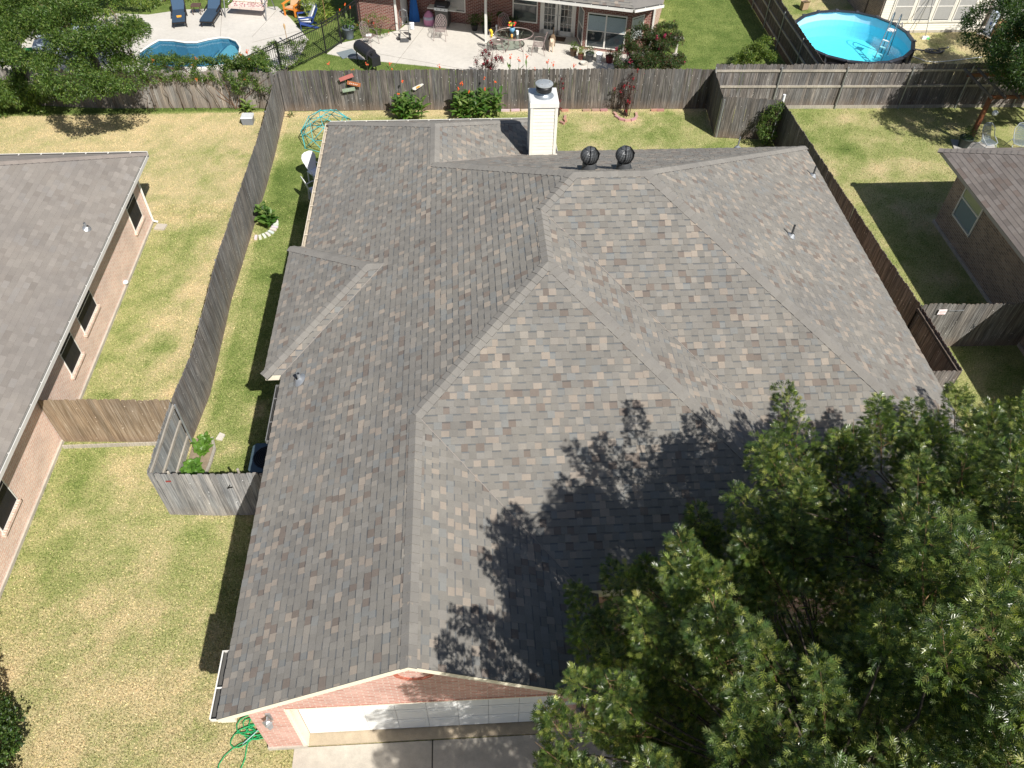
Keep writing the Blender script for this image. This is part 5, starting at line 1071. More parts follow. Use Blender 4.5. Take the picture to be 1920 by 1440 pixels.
for k in range(N):
    p = Vector(rg(pr+.05, 0, k)); m = MB(); m.bar(p, p+Vector((0, 0, ph)), .09, .05, (3, 3.2, 3.4)); m.box(p.x-.07, p.x+.07, p.y-.07, p.y+.07, ph+.015, ph+.045, (4, 4.2, 4.5)); obj('upright', m, M_BLACK, ap_)
m = MB()
for t in (0, .30):
    o = Vector((19.0+t*.75, 34.35-t*.75+.15, 0)); q = Vector((.55, .75, 0)).normalized()
    m.tube([o+q*-.35+Vector((0, 0, .35)), o+Vector((0, 0, .9)), o+q*.45+Vector((0, 0, 1.55)), o+q*.58+Vector((0, 0, 1.95)), o+q*.78+Vector((0, 0, 2.05)), o+q*.98+Vector((0, 0, 1.95)), o+q*1.02+Vector((0, 0, 1.2)), o+q*1.15+Vector((0, 0, .05))], .022, 8, (.5, .55, .6))
lad = thing('pool_ladder', 'metal ladder with pale treads straddling the rim of the round pool', 'ladder', (19.5, 34.8, 0)); obj('side_rail', m, M_GREYM, lad, True)
m = MB()
for z, s_ in ((.55, -.2), (.80, -.03), (1.05, .12)):
    o = Vector((19.0, 34.5, z))+Vector((.55, .75, 0)).normalized()*s_; m.bar(o, o+Vector((.225, -.225, 0)), .09, .03)
o = Vector((19.34, 34.97, 1.36)); m.bar(o, o+Vector((.225, -.225, 0)), .34, .03); obj('tread', m, M_PLASTIC, lad)
m = MB(); m.tube([(20.15, 35.3, .55), (20.6, 35.35, .5), (20.75, 35.4, .2)], .05, 8, (3, 3, 3)); m.tube([(20.1, 35.55, 1.2), (20.35, 35.75, 1.3), (20.45, 35.7, .9)], .03, 8, (14, 14, 14)); m.box(20.75, 21.1, 35.2, 35.5, 0, .4, (3, 3, 3)); m.ball((20.92, 35.35, .5), .14, 10, (2, 2, 2)); tag(obj('pool_pump', m, M_BLACK), 'small dark pool pump and fittings at the right side of the round pool', 'pump')
m = MB(); pts = []
for k in range(46):
    t = k*.42; r = .42-.004*k; pts.append((22.1+r*math.cos(t)+.012*k*math.cos(1), 35.35+r*.8*math.sin(t), .04+.012*(k % 15)))
pts = [(20.95, 35.65, .3), (21.3, 35.8, .06)]+pts+[(22.6, 35.75, .05), (23.1, 35.85, .04)]; m.tube(pts, .028, 6, (2.2, 2.6, 3)); m.ball((23.12, 35.86, .05), .045, 6, (30, 30, 30)); tag(obj('pool_hose', m, M_BLACK), 'coiled dark pool hose lying on the dry grass', 'hose')
m = MB(); m.tube([(20.9, 35.2, .05), (21.2, 34.9, .03), (21.5, 34.55, .03), (21.9, 34.45, .03), (22.6, 34.55, .03), (23.6, 34.75, .03), (25.2, 35.05, .03), (26.0, 35.2, .03)], .02, 6); tag(obj('white_hose', m, M_PLASTIC), 'long pale hose crossing the dry grass towards the side patio', 'hose')
for (a, b, l_, nm) in (((22.45, 36.95, .05), (22.35, 37.5, 1.9), 'white broom leaning on the sided house', 'broom'), ((21.4, 36.9, .05), (22.3, 37.5, 1.9), 'long grey pole leaning on the sided house', 'pole')):
    t = thing(nm, l_, nm, a); m = MB(); m.tube([a, b], .014, 6, (.6, .6, .6)); obj('handle', m, M_GREYM, t)
    if nm == 'broom': m = MB(); m.box(22.27, 22.63, 36.85, 37.02, .0, .12, taper=.03); m.box(22.5, 22.63, 36.83, 36.86, .01, .1, (.2, .8, .3)); obj('broom_head', m, M_PLASTIC, t)
# side patio clutter
def carton(x, y, w_, d_, h, rz, label, c=(.42, .26, .13), flap=True, name='cardboard_box', cat='box'):
    t = thing(name, label, cat, (x, y, .03), rz=rz); m = MB(); m.box(-w_/2, w_/2, -d_/2, d_/2, 0, h, c); m.box(-w_/2+.02, w_/2-.02, -d_/2+.02, d_/2-.02, h, h+.003, tuple(q*.3 for q in c)); obj('carton', m, M_CLOTH, t, world=False)
    if flap:
        for s_ in (-1, 1):
            m = MB(); m.slab([(-w_/2, s_*d_/2, h), (w_/2, s_*d_/2, h), (w_/2, s_*d_*.85, h+.08), (-w_/2, s_*d_*.85, h+.08)], (0, 0, -.01), tuple(q*1.15 for q in c)); obj('flap', m, M_CLOTH, t, world=False)
    return t
carton(26.25, 36.9, .75, .65, .55, .35, 'large open brown cardboard box on the side patio'); carton(26.9, 36.6, .5, .5, .4, .8, 'smaller brown cardboard box beside the large open one')
carton(26.35, 38.5, .8, .6, .65, .1, 'dark grey brown storage chest by the back wall of the side patio', (.11, .09, .075), False, 'storage_chest', 'chest')
carton(17.5, 40.4, .35, .25, .38, .3, 'small brown cardboard box standing alone in the grass behind the round pool', (.40, .28, .18))
t = thing('folding_table', 'cluttered white folding table on the side patio', 'table', (27.6, 37.6, 0)); m = MB(); m.box(26.9, 28.6, 37.2, 38.1, .70, .74); obj('table_top', m, M_PLASTIC, t)
for x in (27.0, 28.5):
    for y in (37.3, 38.0): m = MB(); m.bar((x, y, 0), (x, y, .7), .03); obj('leg', m, M_GREYM, t)
for k, (x, y, c, l_) in enumerate(((27.1, 37.5, (.75, .75, .78), 'crumpled white cloth on the cluttered folding table'), (27.5, 37.8, (.08, .09, .11), 'crumpled black cloth on the cluttered folding table'), (26.0, 36.05, (.07, .08, .11), 'crumpled dark cloth lying on the side patio floor'), (27.9, 37.5, (.6, .6, .62), 'crumpled grey cloth on the cluttered folding table'), (27.3, 36.3, (.10, .42, .36), 'crumpled green tarp at the edge of the side patio'))):
    m = MB(); z0 = .74 if y > 37 else .03
    for j in range(7): m.ball((x+random.gauss(0, .14), y+random.gauss(0, .10), z0+random.uniform(.0, .07)), random.uniform(.07, .14), 7, tuple(q*random.uniform(.8, 1.1) for q in c), sz=.55)
    tag(obj('crumpled_cloth', m, M_CLOTH), l_, 'cloth')
m = MB(); m.tube([(26.0+.17*math.cos(t*.5), 35.75+.14*math.sin(t*.5), .06) for t in range(13)], .04, 6, (.03, .03, .03)); tag(obj('rubber_ring', m, M_GEN), 'black rubber ring on the side patio', 'ring')
m = MB(); m.box(25.65, 25.8, 37.1, 37.5, .03, 1.1, (.75, .85, 1.0), rz=.2); m.box(25.62, 25.66, 37.2, 37.3, .5, .62, (.1, .2, .5), rz=.2); tag(obj('ironing_board', m, M_PLASTIC), 'white ironing board standing against the corner of the sided house', 'ironing board')
m = MB()
for k in range(3): m.bar((25.1+k*.12, 37.3-k*.1, .03+.02*k), (26.2-k*.05, 35.2+k*.1, .05), .12, .03, (.36, .24, .13))
tag(obj('timber_pile', m, M_GEN), 'brown boards lying along the edge of the side patio', 'boards')
m = MB(); m.box(26.6, 26.95, 35.3, 35.6, .03, .35, (.7, .7, .72), rz=.4); m.box(26.65, 26.9, 35.29, 35.31, .08, .28, (.1, .1, .1), rz=.4); tag(obj('plastic_crate', m, M_GEN), 'white and black crate at the near edge of the side patio', 'crate')
# ================================================================== pool deck furniture
def lounger(loc, rz, label, extra=False):
    t = thing('sun_lounger', label, 'sun lounger', loc, 'loungers on the pool deck', rz)
    m = MB()
    for s_ in (-.31, .31): m.bar((s_, -.95, .28), (s_, .35, .28), .04, .05, (1.4, 1.1, .9)); m.bar((s_, .35, .28), (s_, .98, .78), .04, .05, (1.4, 1.1, .9)); m.bar((s_, -.1, .45), (s_, .5, .50), .05, .04, (1.4, 1.1, .9))
    for z in (-.95, .35): m.bar((-.31, z, .28), (.31, z, .28), .04, .05, (1.4, 1.1, .9))
    obj('frame', m, M_BLACK, t, world=False)
    for x in (-.3, .3):
        for y in (-.85, .45): m = MB(); m.bar((x, y, 0), (x, y, .28), .04, .04, (1.4, 1.1, .9)); obj('leg', m, M_BLACK, t, world=False)
    m = MB(); c = (.030, .060, .105)
    for y0, y1, z0, z1 in ((-.98, -.32, .33, .34), (-.31, .34, .34, .33)): m.slab([(-.29, y0, z0+.06), (.29, y0, z0+.06), (.29, y1, z1+.06), (-.29, y1, z1+.06)], (0, 0, -.07), c)
    m.slab([(-.29, .36, .38), (.29, .36, .38), (.29, 1.0, .88), (-.29, 1.0, .88)], (0, .04, -.06), tuple(q*1.5 for q in c)); m.slab([(-.24, .82, .78), (.24, .82, .78), (.24, 1.03, .95), (-.24, 1.03, .95)], (0, -.05, .05), c)
    obj('cushion', m, M_CLOTH, t, world=False); return t
lounger((-13.75, 39.9, .02), R(12), 'dark blue cushioned lounger with an orange towel, left of the small table')
lounger((-12.2, 39.95, .02), R(-5), 'dark blue cushioned lounger right of the small table')
m = MB(); m.slab([(-13.68, 39.25, .44), (-13.48, 39.3, .44), (-13.52, 39.5, .44), (-13.75, 39.45, .44)], (0, 0, -.015), (.9, .42, .04)); tag(obj('towel', m, M_CLOTH), 'small orange cloth lying on the foot of the left lounger', 'towel')
t = thing('side_table', 'small brown table between the two blue loungers', 'table', (-13.05, 40.6, 0)); m = MB(); m.box(-13.3, -12.85, 40.45, 40.85, .42, .46, (.12, .07, .05)); obj('table_top', m, M_GEN, t)
for x in (-13.26, -12.89):
    for y in (40.49, 40.81): m = MB(); m.bar((x, y, 0), (x, y, .42), .03, .03, (.12, .07, .05)); obj('leg', m, M_GEN, t)
t = thing('garden_swing', 'pale flowered cushion garden swing in a grey metal frame on the pool deck', 'swing', (-10.5, 40.6, 0), rz=R(-12))
m = MB()
for s_ in (-1.05, 1.05): m.tube([(s_, -.65, 0), (s_, 0, 1.75), (s_, .65, 0)], .03, 6); 
m.tube([(-1.05, 0, 1.75), (1.05, 0, 1.75)], .03, 6)
for s_ in (-.8, .8): m.tube([(s_, 0, 1.74), (s_, 0, .75)], .012, 5); m.tube([(s_*1.12, -.3, .62), (s_*1.12, .3, .66)], .02, 5)
obj('frame', m, M_GREYM, t, True, world=False)
m = MB(); fl = (.74, .62, .56)
for k in range(3):
    x0 = -.88+k*.59; m.slab([(x0, -.42, .50), (x0+.57, -.42, .50), (x0+.57, .22, .47), (x0, .22, .47)], (0, 0, -.12), fl); m.slab([(x0, .2, .50), (x0+.57, .2, .50), (x0+.57, .42, .95), (x0, .42, .95)], (0, .10, -.03), fl)
obj('cushion', m, M_CLOTH, t, world=False); m = MB()
for k in range(70):
    x, y = random.uniform(-.86, .86), random.uniform(-.4, .18); m.slab([(x, y, .512), (x+.05, y, .512), (x+.05, y+.05, .51), (x, y+.05, .51)], (0, 0, -.008), (.45, .22, .24))
obj('flower_print', m, M_CLOTH, t, world=False)
def adirondack(loc, rz, label, c, back=None):
    t = thing('garden_chair', label, 'chair', loc, rz=rz); m = MB()
    for k in range(6): m.bar((-.26, -.30+k*.1, .36-k*.022), (.26, -.30+k*.1, .36-k*.022), .085, .02, c)
    obj('seat', m, M_GEN, t, world=False); m = MB()
    for k in range(5): x = -.22+k*.11; m.bar((x, .25, .25), (x*1.15, .62, 1.0-.02*(k-2)**2), .095, .02, c, upv=(0, 1, .4))
    obj('backrest', m, M_GEN, t, world=False)
    if back: m = MB(); m.slab([(-.22, .2, .34), (.22, .2, .34), (.24, .55, 1.0), (-.24, .55, 1.0)], (0, -.05, .03), back); m.slab([(-.24, -.3, .43), (.24, -.3, .43), (.24, .22, .34), (-.24, .22, .34)], (0, 0, -.05), back); obj('cushion', m, M_CLOTH, t, world=False)
    for s_ in (-1, 1): m = MB(); m.bar((s_*.33, -.32, .56), (s_*.33, .35, .56), .13, .025, c); obj('armrest', m, M_GEN, t, world=False)
    for s_ in (-.3, .3): m = MB(); m.bar((s_, -.3, 0), (s_, -.3, .55), .09, .025, c, upv=(0, 1, 0)); m.bar((s_, -.3, .33), (s_, .55, 0), .03, .10, c); obj('leg', m, M_GEN, t, world=False)
    return t
adirondack((-8.35, 40.45, .02), R(-25), 'orange wooden garden chair with a tan cushion', (.80, .26, .03), (.66, .42, .24))
adirondack((-7.55, 39.0, .02), R(-75), 'dark blue wooden garden chair covered by a white towel', (.03, .07, .28), (.82, .83, .86))
t = thing('parasol_table', 'small white round table with a little turquoise parasol', 'table', (-7.55, 40.0, 0)); m = MB(); m.lathe([(.001, .72), (.24, .72), (.24, .69), (.001, .69)], (-7.55, 40.0, 0), 20); obj('table_top', m, M_PLASTIC, t)
m = MB(); m.tube([(-7.55, 40.0, 0), (-7.55, 40.0, 1.3)], .02, 6, (.3, .3, .3)); m.lathe([(.2, 0), (.2, .04), (.03, .06)], (-7.55, 40.0, 0), 14, (.3, .3, .3)); obj('pole', m, M_GEN, t)
m = MB(); m.lathe([(.32, 1.12), (.16, 1.24), (.001, 1.32)], (-7.55, 40.0, 0), 8, (.08, .48, .60)); obj('parasol', m, M_CLOTH, t)
for k, (x, y, l_) in enumerate(((-8.2, 37.1, 'bamboo torch standing in the pale pool deck'), (-6.6, 39.1, 'bamboo torch standing beside the iron gate'))):
    t = thing('garden_torch', l_, 'torch', (x, y, 0)); m = MB(); m.tube([(x, y, 0), (x, y, .75 if k == 0 else 1.3)], .015, 6, (.35, .22, .10)); obj('pole', m, M_GEN, t)
    h = .75 if k == 0 else 1.3; m = MB(); m.lathe([(.03, h), (.05, h+.15), (.04, h+.22), (.015, h+.26)], (x, y, 0), 8, (.55, .36, .18)); obj('torch_head', m, M_GEN, t)
# things at the far upper left, half hidden by the tree
t = thing('covered_spa', 'grey blue covered hot tub behind the leaning tree', 'hot tub', (-17.6, 36.3, 0)); m = MB(); m.prism([(-18.9, 35.4), (-16.6, 35.2), (-15.9, 36.4), (-16.4, 37.5), (-18.3, 37.4), (-19.1, 36.4)], 0, .75, (.30, .34, .38)); m.prism(inset([(-18.9, 35.4), (-16.6, 35.2), (-15.9, 36.4), (-16.4, 37.5), (-18.3, 37.4), (-19.1, 36.4)], 1.05), .75, .84, (.36, .42, .48)); obj('cover', m, M_CLOTH, t)
m = MB(); m.ball((-18.0, 37.3, .95), .22, 12, (.03, .14, .50), sz=.8); m.ball((-17.9, 37.2, 1.12), .16, 10, (.7, .72, .75), sz=.5); tag(obj('beach_ball', m, M_GEN), 'blue and white inflatable ball lying on the hot tub cover', 'ball')
m = MB(); m.lathe([(.26, .1), (.33, .5), (.35, .9)], (-20.3, 36.4, 0), 10, (.02, .02, .022)); m.box(-20.6, -20.0, 36.1, 36.7, .9, .97, (.04, .04, .04)); tag(obj('black_bin', m, M_GEN), 'black wheeled bin by the shrubs at the left edge', 'bin')
m = MB(); m.box(-19.75, -19.1, 35.5, 36.1, .05, .5, (.01, .16, .05), rz=.3); m.bar((-19.0, 35.4, .3), (-18.3, 35.5, .3), .12, .05, (.01, .28, .09)); tag(obj('green_tub', m, M_GEN), 'dark green garden tub behind the fence at the left edge', 'tub')
m = MB(); m.box(-20.8, -20.3, 35.1, 35.5, .3, .36, (.8, .8, .8), rz=.4); m.box(-20.0, -19.7, 35.0, 35.7, .3, .36, (.8, .8, .8), rz=-.6); m.bar((-20.6, 35.2, 0), (-20.6, 35.2, .3), .04, .04); tag(obj('white_garden_chair', m, M_PLASTIC), 'white plastic chair half hidden behind the fence at the left edge', 'chair')
# ================================================================== patio of the middle house
def wire_chair(loc, rz, label, par=None):
    t = thing('patio_chair', label, 'chair', loc, 'cast metal chairs on the patio', rz); c = (1.05, .80, .74); r_ = .013
    m = MB(); m.tube([(-.23, -.23, .43), (.23, -.23, .43), (.25, .2, .42), (-.25, .2, .42)], r_, 5, c, closed=True)
    for k in range(7): q = -.2+k*.066; m.bar((q, -.23, .43), (q, .2, .42), .012, .012, c); m.bar((-.24, q, .43), (.24, q, .43), .012, .012, c)
    obj('seat', m, M_GREYM, t, world=False)
    m = MB(); bk = [(-.24, .2, .42), (-.27, .28, .7), (-.2, .34, .92), (0, .37, 1.0), (.2, .34, .92), (.27, .28, .7), (.24, .2, .42)]; m.tube(bk, r_*1.2, 5, c)
    for k in range(-4, 5):
        for s_ in (1, -1):
            P = []
            for j in range(9):
                z = .44+j*.065; x = k*.11+s_*(z-.7)*.75; lim = .25*math.sqrt(max(0, 1-((z-.62)/.40)**2)) if z > .62 else .25
                if abs(x) < lim: P.append((x, .2+(z-.42)*.30, z))
            if len(P) > 1: m.tube(P, .008, 4, c)
    obj('backrest', m, M_GREYM, t, world=False)
    for s_ in (-1, 1): m = MB(); m.tube([(s_*.25, .25, .62), (s_*.29, 0, .66), (s_*.28, -.22, .62), (s_*.26, -.26, .4), (s_*.29, -.30, 0)], r_, 5, c); m.tube([(s_*.24, .2, .42), (s_*.27, .32, 0)], r_, 5, c); obj('armrest', m, M_GREYM, t, world=False)
    return t
c0 = wire_chair((-4.35, 37.0, .02), R(55), 'brown lattice chair alone on the patio, left of the hand truck')
cg = 'cast metal chairs on the patio'
copy_tree(c0, (-1.05, 37.55, .02), R(-8), 'brown lattice chair alone on the patio in front of the barbecue', cg); copy_tree(c0, (1.55, 36.2, .02), R(95), 'brown lattice chair with yellow cloth at the left of the glass table', cg)
copy_tree(c0, (3.5, 35.9, .02), R(-100), 'brown lattice chair at the right of the glass table near the dog', cg); copy_tree(c0, (2.0, 37.6, .02), R(8), 'brown lattice chair behind the glass table by the wall', cg)
m = MB()
for j in range(5): m.ball((1.32+random.gauss(0, .03), 36.2+random.gauss(0, .05), .68+.08*j), .07, 7, (.9, .62, .05))
tag(obj('yellow_cloth', m, M_CLOTH), 'bright yellow cloth hung over a patio chair', 'cloth')
m = MB(); m.box(-4.5, -4.25, 36.9, 37.1, .46, .49, (.8, .8, .8)); tag(obj('folded_paper', m, M_CLOTH), 'white paper lying on the seat of the left patio chair', 'paper')
t = thing('glass_table', 'round glass patio table with a curled metal frame', 'table', (2.38, 36.35, .02)); C_ = (0, 0, 0)
m = MB(); m.tube([(.88*math.cos(k*math.pi/14), .66*math.sin(k*math.pi/14), .72) for k in range(28)], .028, 6, (1.05, .80, .74), closed=True); obj('rim', m, M_GREYM, t, True, world=False)
def clear_glass():
    m_, b = newmat('clear_glass', .05); nn, ll = nodes(m_); tr = mk(m_, 'ShaderNodeBsdfTransparent'); tr.inputs['Color'].default_value = (.75, .82, .78, 1); g_ = mk(m_, 'ShaderNodeBsdfGlossy'); g_.inputs['Roughness'].default_value = .05
    mx = mk(m_, 'ShaderNodeMixShader'); mx.inputs[0].default_value = .18; lk(m_, tr.outputs[0], mx.inputs[1]); lk(m_, g_.outputs[0], mx.inputs[2]); lk(m_, mx.outputs[0], nn['Material Output'].inputs[0]); return m_
m = MB(); m.disc((0, 0, .73), .87, 28, sx=1, sy=.75); m.disc((0, 0, .72), .87, 28, sx=1, sy=.75, flip=True); obj('table_top', m, clear_glass(), t, world=False)
for k in range(4): a = k*math.pi/2+.78; m = MB(); m.tube([(.62*math.cos(a), .47*math.sin(a), .72), (.4*math.cos(a), .3*math.sin(a), .5), (.35*math.cos(a), .27*math.sin(a), .25), (.6*math.cos(a), .45*math.sin(a), .0)], .022, 6, (1.05, .80, .74)); obj('leg', m, M_GREYM, t, True, world=False)
t = thing('flower_vase', 'blue and yellow vase of flowers on the glass table', 'vase', (2.30, 36.55, .75)); m = MB(); m.lathe([(.07, 0), (.13, .08), (.13, .15), (.08, .2)], (2.3, 36.55, .75), 12, (.15, .35, .55)); obj('vase', m, M_GEN, t, True); m = MB()
for k in range(16): m.ball((2.3+random.gauss(0, .09), 36.55+random.gauss(0, .09), 1.02+random.uniform(0, .16)), .045, 6, random.choice(((.75, .04, .03), (.85, .6, .05), (.12, .25, .05), (.75, .04, .03))))
obj('flower', m, M_GEN, t)
m = MB(); m.lathe([(.06, 0), (.075, .17)], (2.52, 36.25, .755), 12); tag(obj('white_cup', m, M_PLASTIC, None, True), 'white cup standing on the glass table', 'cup')
m = MB(); m.lathe([(.05, 0), (.05, .12), (.001, .12)], (2.25, 36.0, .755), 12, (.75, .38, .08)); tag(obj('orange_jar', m, M_GEN, None, True), 'small orange jar on the near side of the glass table', 'jar')
# smoker
t = thing('smoker_grill', 'black barrel smoker grill standing on the grass near the back fence', 'grill', (-4.35, 34.75, 0), rz=R(-57)); m = MB(); m.tube([(-.62, 0, .78), (-.6, 0, .78), (.55, 0, .78), (.57, 0, .78)], [.20, .27, .27, .20], 18, (1.6, 1.6, 1.7)); obj('barrel', m, M_BLACK, t, False, world=False)
m = MB(); m.box(.55, .95, -.2, .22, .45, .85, (1.6, 1.6, 1.7)); obj('firebox', m, M_BLACK, t, world=False); m = MB(); m.tube([(.75, -.05, .85), (.75, -.05, 1.0)], .05, 8, (1.5, 1.5, 1.5)); m.bar((-.5, .30, .85), (.4, .30, .85), .03, .03, (2, 2, 2)); obj('handle', m, M_BLACK, t, world=False)
for x in (-.5, .45):
    for y in (-.2, .2): m = MB(); m.bar((x, y, 0), (x, y, .65), .035, .035, (1.6, 1.6, 1.6)); obj('leg', m, M_BLACK, t, world=False)
m = MB(); m.box(-5.75, -4.95, 35.75, 36.45, .024, .034, (.20, .24, .26), rz=R(30)); tag(obj('rubber_mat', m, M_CLOTH), 'grey rubber mat beside the smoker grill', 'mat')
# hand truck
t = thing('hand_truck', 'grey hand truck with two white hubbed wheels and a white bundle, by the brick corner', 'hand truck', (-2.75, 37.45, .02)); m = MB()
for s_ in (-.2, .2): m.tube([(s_, .05, .1), (s_, .2, .9), (s_*.8, .26, 1.25)], .016, 6, (.5, .5, .5))
m.tube([(-.16, .26, 1.25), (0, .28, 1.33), (.16, .26, 1.25)], .016, 6, (.5, .5, .5))
for z, y in ((.4, .1), (.7, .16), (1.0, .22)): m.bar((-.2, y, z), (.2, y, z), .02, .02, (.5, .5, .5))
obj('frame', m, M_GREYM, t, world=False); m = MB(); m.box(-.2, .2, -.3, .05, .05, .065, (.5, .5, .5)); obj('toe_plate', m, M_GREYM, t, world=False)
for s_ in (-1, 1): m = MB(); m.tube([(s_*.25-.045, .02, .14), (s_*.25+.045, .02, .14)], .14, 16, (.02, .02, .02)); w_ = obj('wheel', m, M_GEN, t, False, world=False); m = MB(); m.tube([(s_*.25-.05, .02, .14), (s_*.25+.05, .02, .14)], .065, 12, (.8, .8, .8)); obj('hub', m, M_GEN, w_, False, world=False)
m = MB()
for k in range(4): m.tube([(-2.5+.0, 37.75, .45+.07*k), (-2.5+.22, 37.72, .45+.07*k)], .07, 8)
tag(obj('white_bundle', m, M_PLASTIC, None, True), 'white rolled bundle strapped to the hand truck', 'bundle')
def at_mh(u, v, z=0): a = R(-17); return Vector((-3.1+u*math.cos(a)-v*math.sin(a), 38.5+u*math.sin(a)+v*math.cos(a), z+.02))
m = MB(); p = at_mh(.45, 1.2)
for k in range(10):
    a0, a1 = k*.628, (k+1)*.628; r0 = .30 if k % 2 else .22; r1 = .22 if k % 2 else .30; m.face([(p.x+r0*math.cos(a0), p.y+r0*.6*math.sin(a0), p.z), (p.x+r1*math.cos(a1), p.y+r1*.6*math.sin(a1), p.z), (p.x+.05*math.cos(a1), p.y+.05*math.sin(a1), p.z+1.9), (p.x+.05*math.cos(a0), p.y+.05*math.sin(a0), p.z+1.9)], (.015, .12, .42))
tag(obj('folded_parasol', m, M_CLOTH), 'folded bright blue parasol standing against the patio wall', 'parasol')
t = thing('barbecue', 'black and steel gas barbecue with side shelves in the shaded patio corner', 'barbecue', at_mh(1.95, 1.05), rz=R(-17)); m = MB(); m.box(-.32, .32, -.24, .24, .1, .82, (.9, .85, .8)); m.box(-.02, .02, -.25, -.24, .15, .7, (.3, .3, .3)); obj('cabinet', m, M_DARKM, t, world=False)
m = MB(); m.box(-.34, .34, -.28, .26, .82, .95, (1.5, 1.5, 1.5)); 
for k in (-.2, 0, .2): m.ball((k, -.285, .885), .025, 6, (.3, .3, .5))
obj('control_panel', m, M_GREYM, t, world=False); m = MB(); m.tube([(-.33, .0, .95), (.33, .0, .95)], .24, 16, (1.2, 1.2, 1.2)); m.tube([(-.2, -.24, 1.02), (.2, -.24, 1.02)], .015, 6, (20, 20, 20)); obj('lid', m, M_BLACK, t, False, world=False)
for s_ in (-1, 1): m = MB(); m.box(s_*.53-.18, s_*.53+.18, -.22, .22, .84, .88, (.8, .8, .75)); obj('side_shelf', m, M_PLASTIC, t, world=False)
m = MB(); p = at_mh(1.25, 1.0); m.lathe([(.26, 0), (.28, .25), (.22, .5), (.08, .66), (.01, .68)], p, 12, (.60, .26, .42), 1, .8); m.lathe([(.262, .27), (.275, .33), (.255, .42)], p, 12, (.45, .45, .55), 1.02, .82); tag(obj('pink_bag', m, M_CLOTH, None, True), 'pink bag standing beside the barbecue', 'bag')
# potted plants
def pot(x, y, r, h, c, label, leafcol=None, lr=.2, lh=.3, n=300, mat=None, name='potted_plant', cat='potted plant', lf=.07, fl=None):
    t = thing(name, label, cat, (x, y, .02)); m = MB(); m.lathe([(r*.72, 0), (r, h*.92), (r*1.06, h*.93), (r*1.06, h), (r*.9, h), (r*.88, h*.85), (.001, h*.85)], (x, y, .02), 18, c); obj('pot', m, mat or M_GEN, t, True)
    if leafcol:
        P = np.stack([RNG.normal(x, lr*.5, n), RNG.normal(y, lr*.5, n), .02+h+RNG.beta(1.5, 1.6, n)*lh], 1); D = norm(P-np.array([x, y, h])+RNG.normal(0, .1, (n, 3))); leaf_mesh('foliage', P, D, RNG.normal(0, .5, (n, 3))+np.array([0, 0, 1]), RNG.uniform(.6, 1.2, n)*lf, palette(n, *leafcol), lance_leaf(), M_LEAF2, t)
    if fl:
        m = MB()
        for k in range(9): m.ball((x+random.gauss(0, lr*.4), y+random.gauss(0, lr*.4), .02+h+lh*random.uniform(.5, 1)), .03, 5, fl)
        obj('flower', m, M_GEN, t)
    return t
pot(5.10, 35.62, .17, .30, (.10, .055, .03), 'glazed brown urn of plants, leftmost of the pots by the bay window', G1, .17, .3)
pot(5.40, 35.25, .14, .26, (.20, .06, .045), 'small dark red pot with a leafy green plant', GY, .17, .28)
pot(5.78, 35.05, .20, .38, (.07, .075, .08), 'large dark grey pot with pale blossoms', G2, .2, .25, fl=(.7, .6, .5))
pot(6.68, 34.9, .19, .30, (.26, .05, .045), 'red pot with a dark leafy plant, rightmost of the row', ([(.06, .04, .03), (.05, .06, .03)], (50, 50)), .22, .28)
m = MB(); m.lathe([(.13, 0), (.16, .36), (.168, .37), (.165, .39), (.145, .38), (.14, .1), (.001, .1)], (6.22, 35.0, .02), 18); tag(obj('white_bucket', m, M_PLASTIC, None, True), 'white plastic bucket standing among the pots', 'bucket')
m = MB(); m.lathe([(.12, 0), (.17, .10), (.175, .12), (.15, .10), (.001, .06)], (5.48, 34.72, .02), 18); tag(obj('pale_bowl', m, M_STONE, None, True), 'shallow pale bowl on the patio floor before the pots', 'bowl')
for u, v, r, h, l_, lc, lr, lh in ((3.55, 1.0, .17, .28, 'dark pot of spindly plants, left of the big urn in the shade', G2, .25, .45), (4.15, .95, .24, .42, 'big patterned dark urn with a dense fern in the shaded patio', G1, .32, .45), (4.78, 1.15, .14, .75, 'tall plant stand holding a terracotta pot', G2, .12, .15), (5.35, 1.2, .15, .4, 'low bushy plant under the patio window', G2, .35, .3)):
    p = at_mh(u, v); pot(p.x, p.y, r, h, (.30, .10, .05) if 'terracotta' in l_ else (.03, .03, .03), l_, lc, lr, lh, 420, lf=.09)
p = at_mh(4.72, .75); m = MB(); m.lathe([(.10, 0), (.13, .1), (.05, .22), (.03, .36), (.06, .44), (.04, .5), (.001, .51)], p, 12); tag(obj('goose_figure', m, M_PLASTIC, None, True), 'small white garden figure beside the dark urn', 'figure')
p = at_mh(7.6, 1.15); m = MB(); m.box(p.x-.4, p.x+.4, p.y-.22, p.y+.22, .022, .036, (.10, .06, .04), rz=R(-17)); tag(obj('doormat', m, M_CLOTH), 'dark brown doormat in front of the french doors', 'doormat')
pot(-5.4, 37.75, .28, .50, (.14, .17, .20), 'blue grey tub with tall canna leaves beside the iron gate', None, mat=None)
canna('canna_lily', 'tall canna lily growing in the blue grey tub', 'plant', (-5.4, 37.75, .4), [(-5.4, 37.75, 1.2), (-5.5, 37.8, 1.0), (-5.3, 37.7, 1.05)], 1.1, .14, .5, 6, flower=(ORG, 1.0))
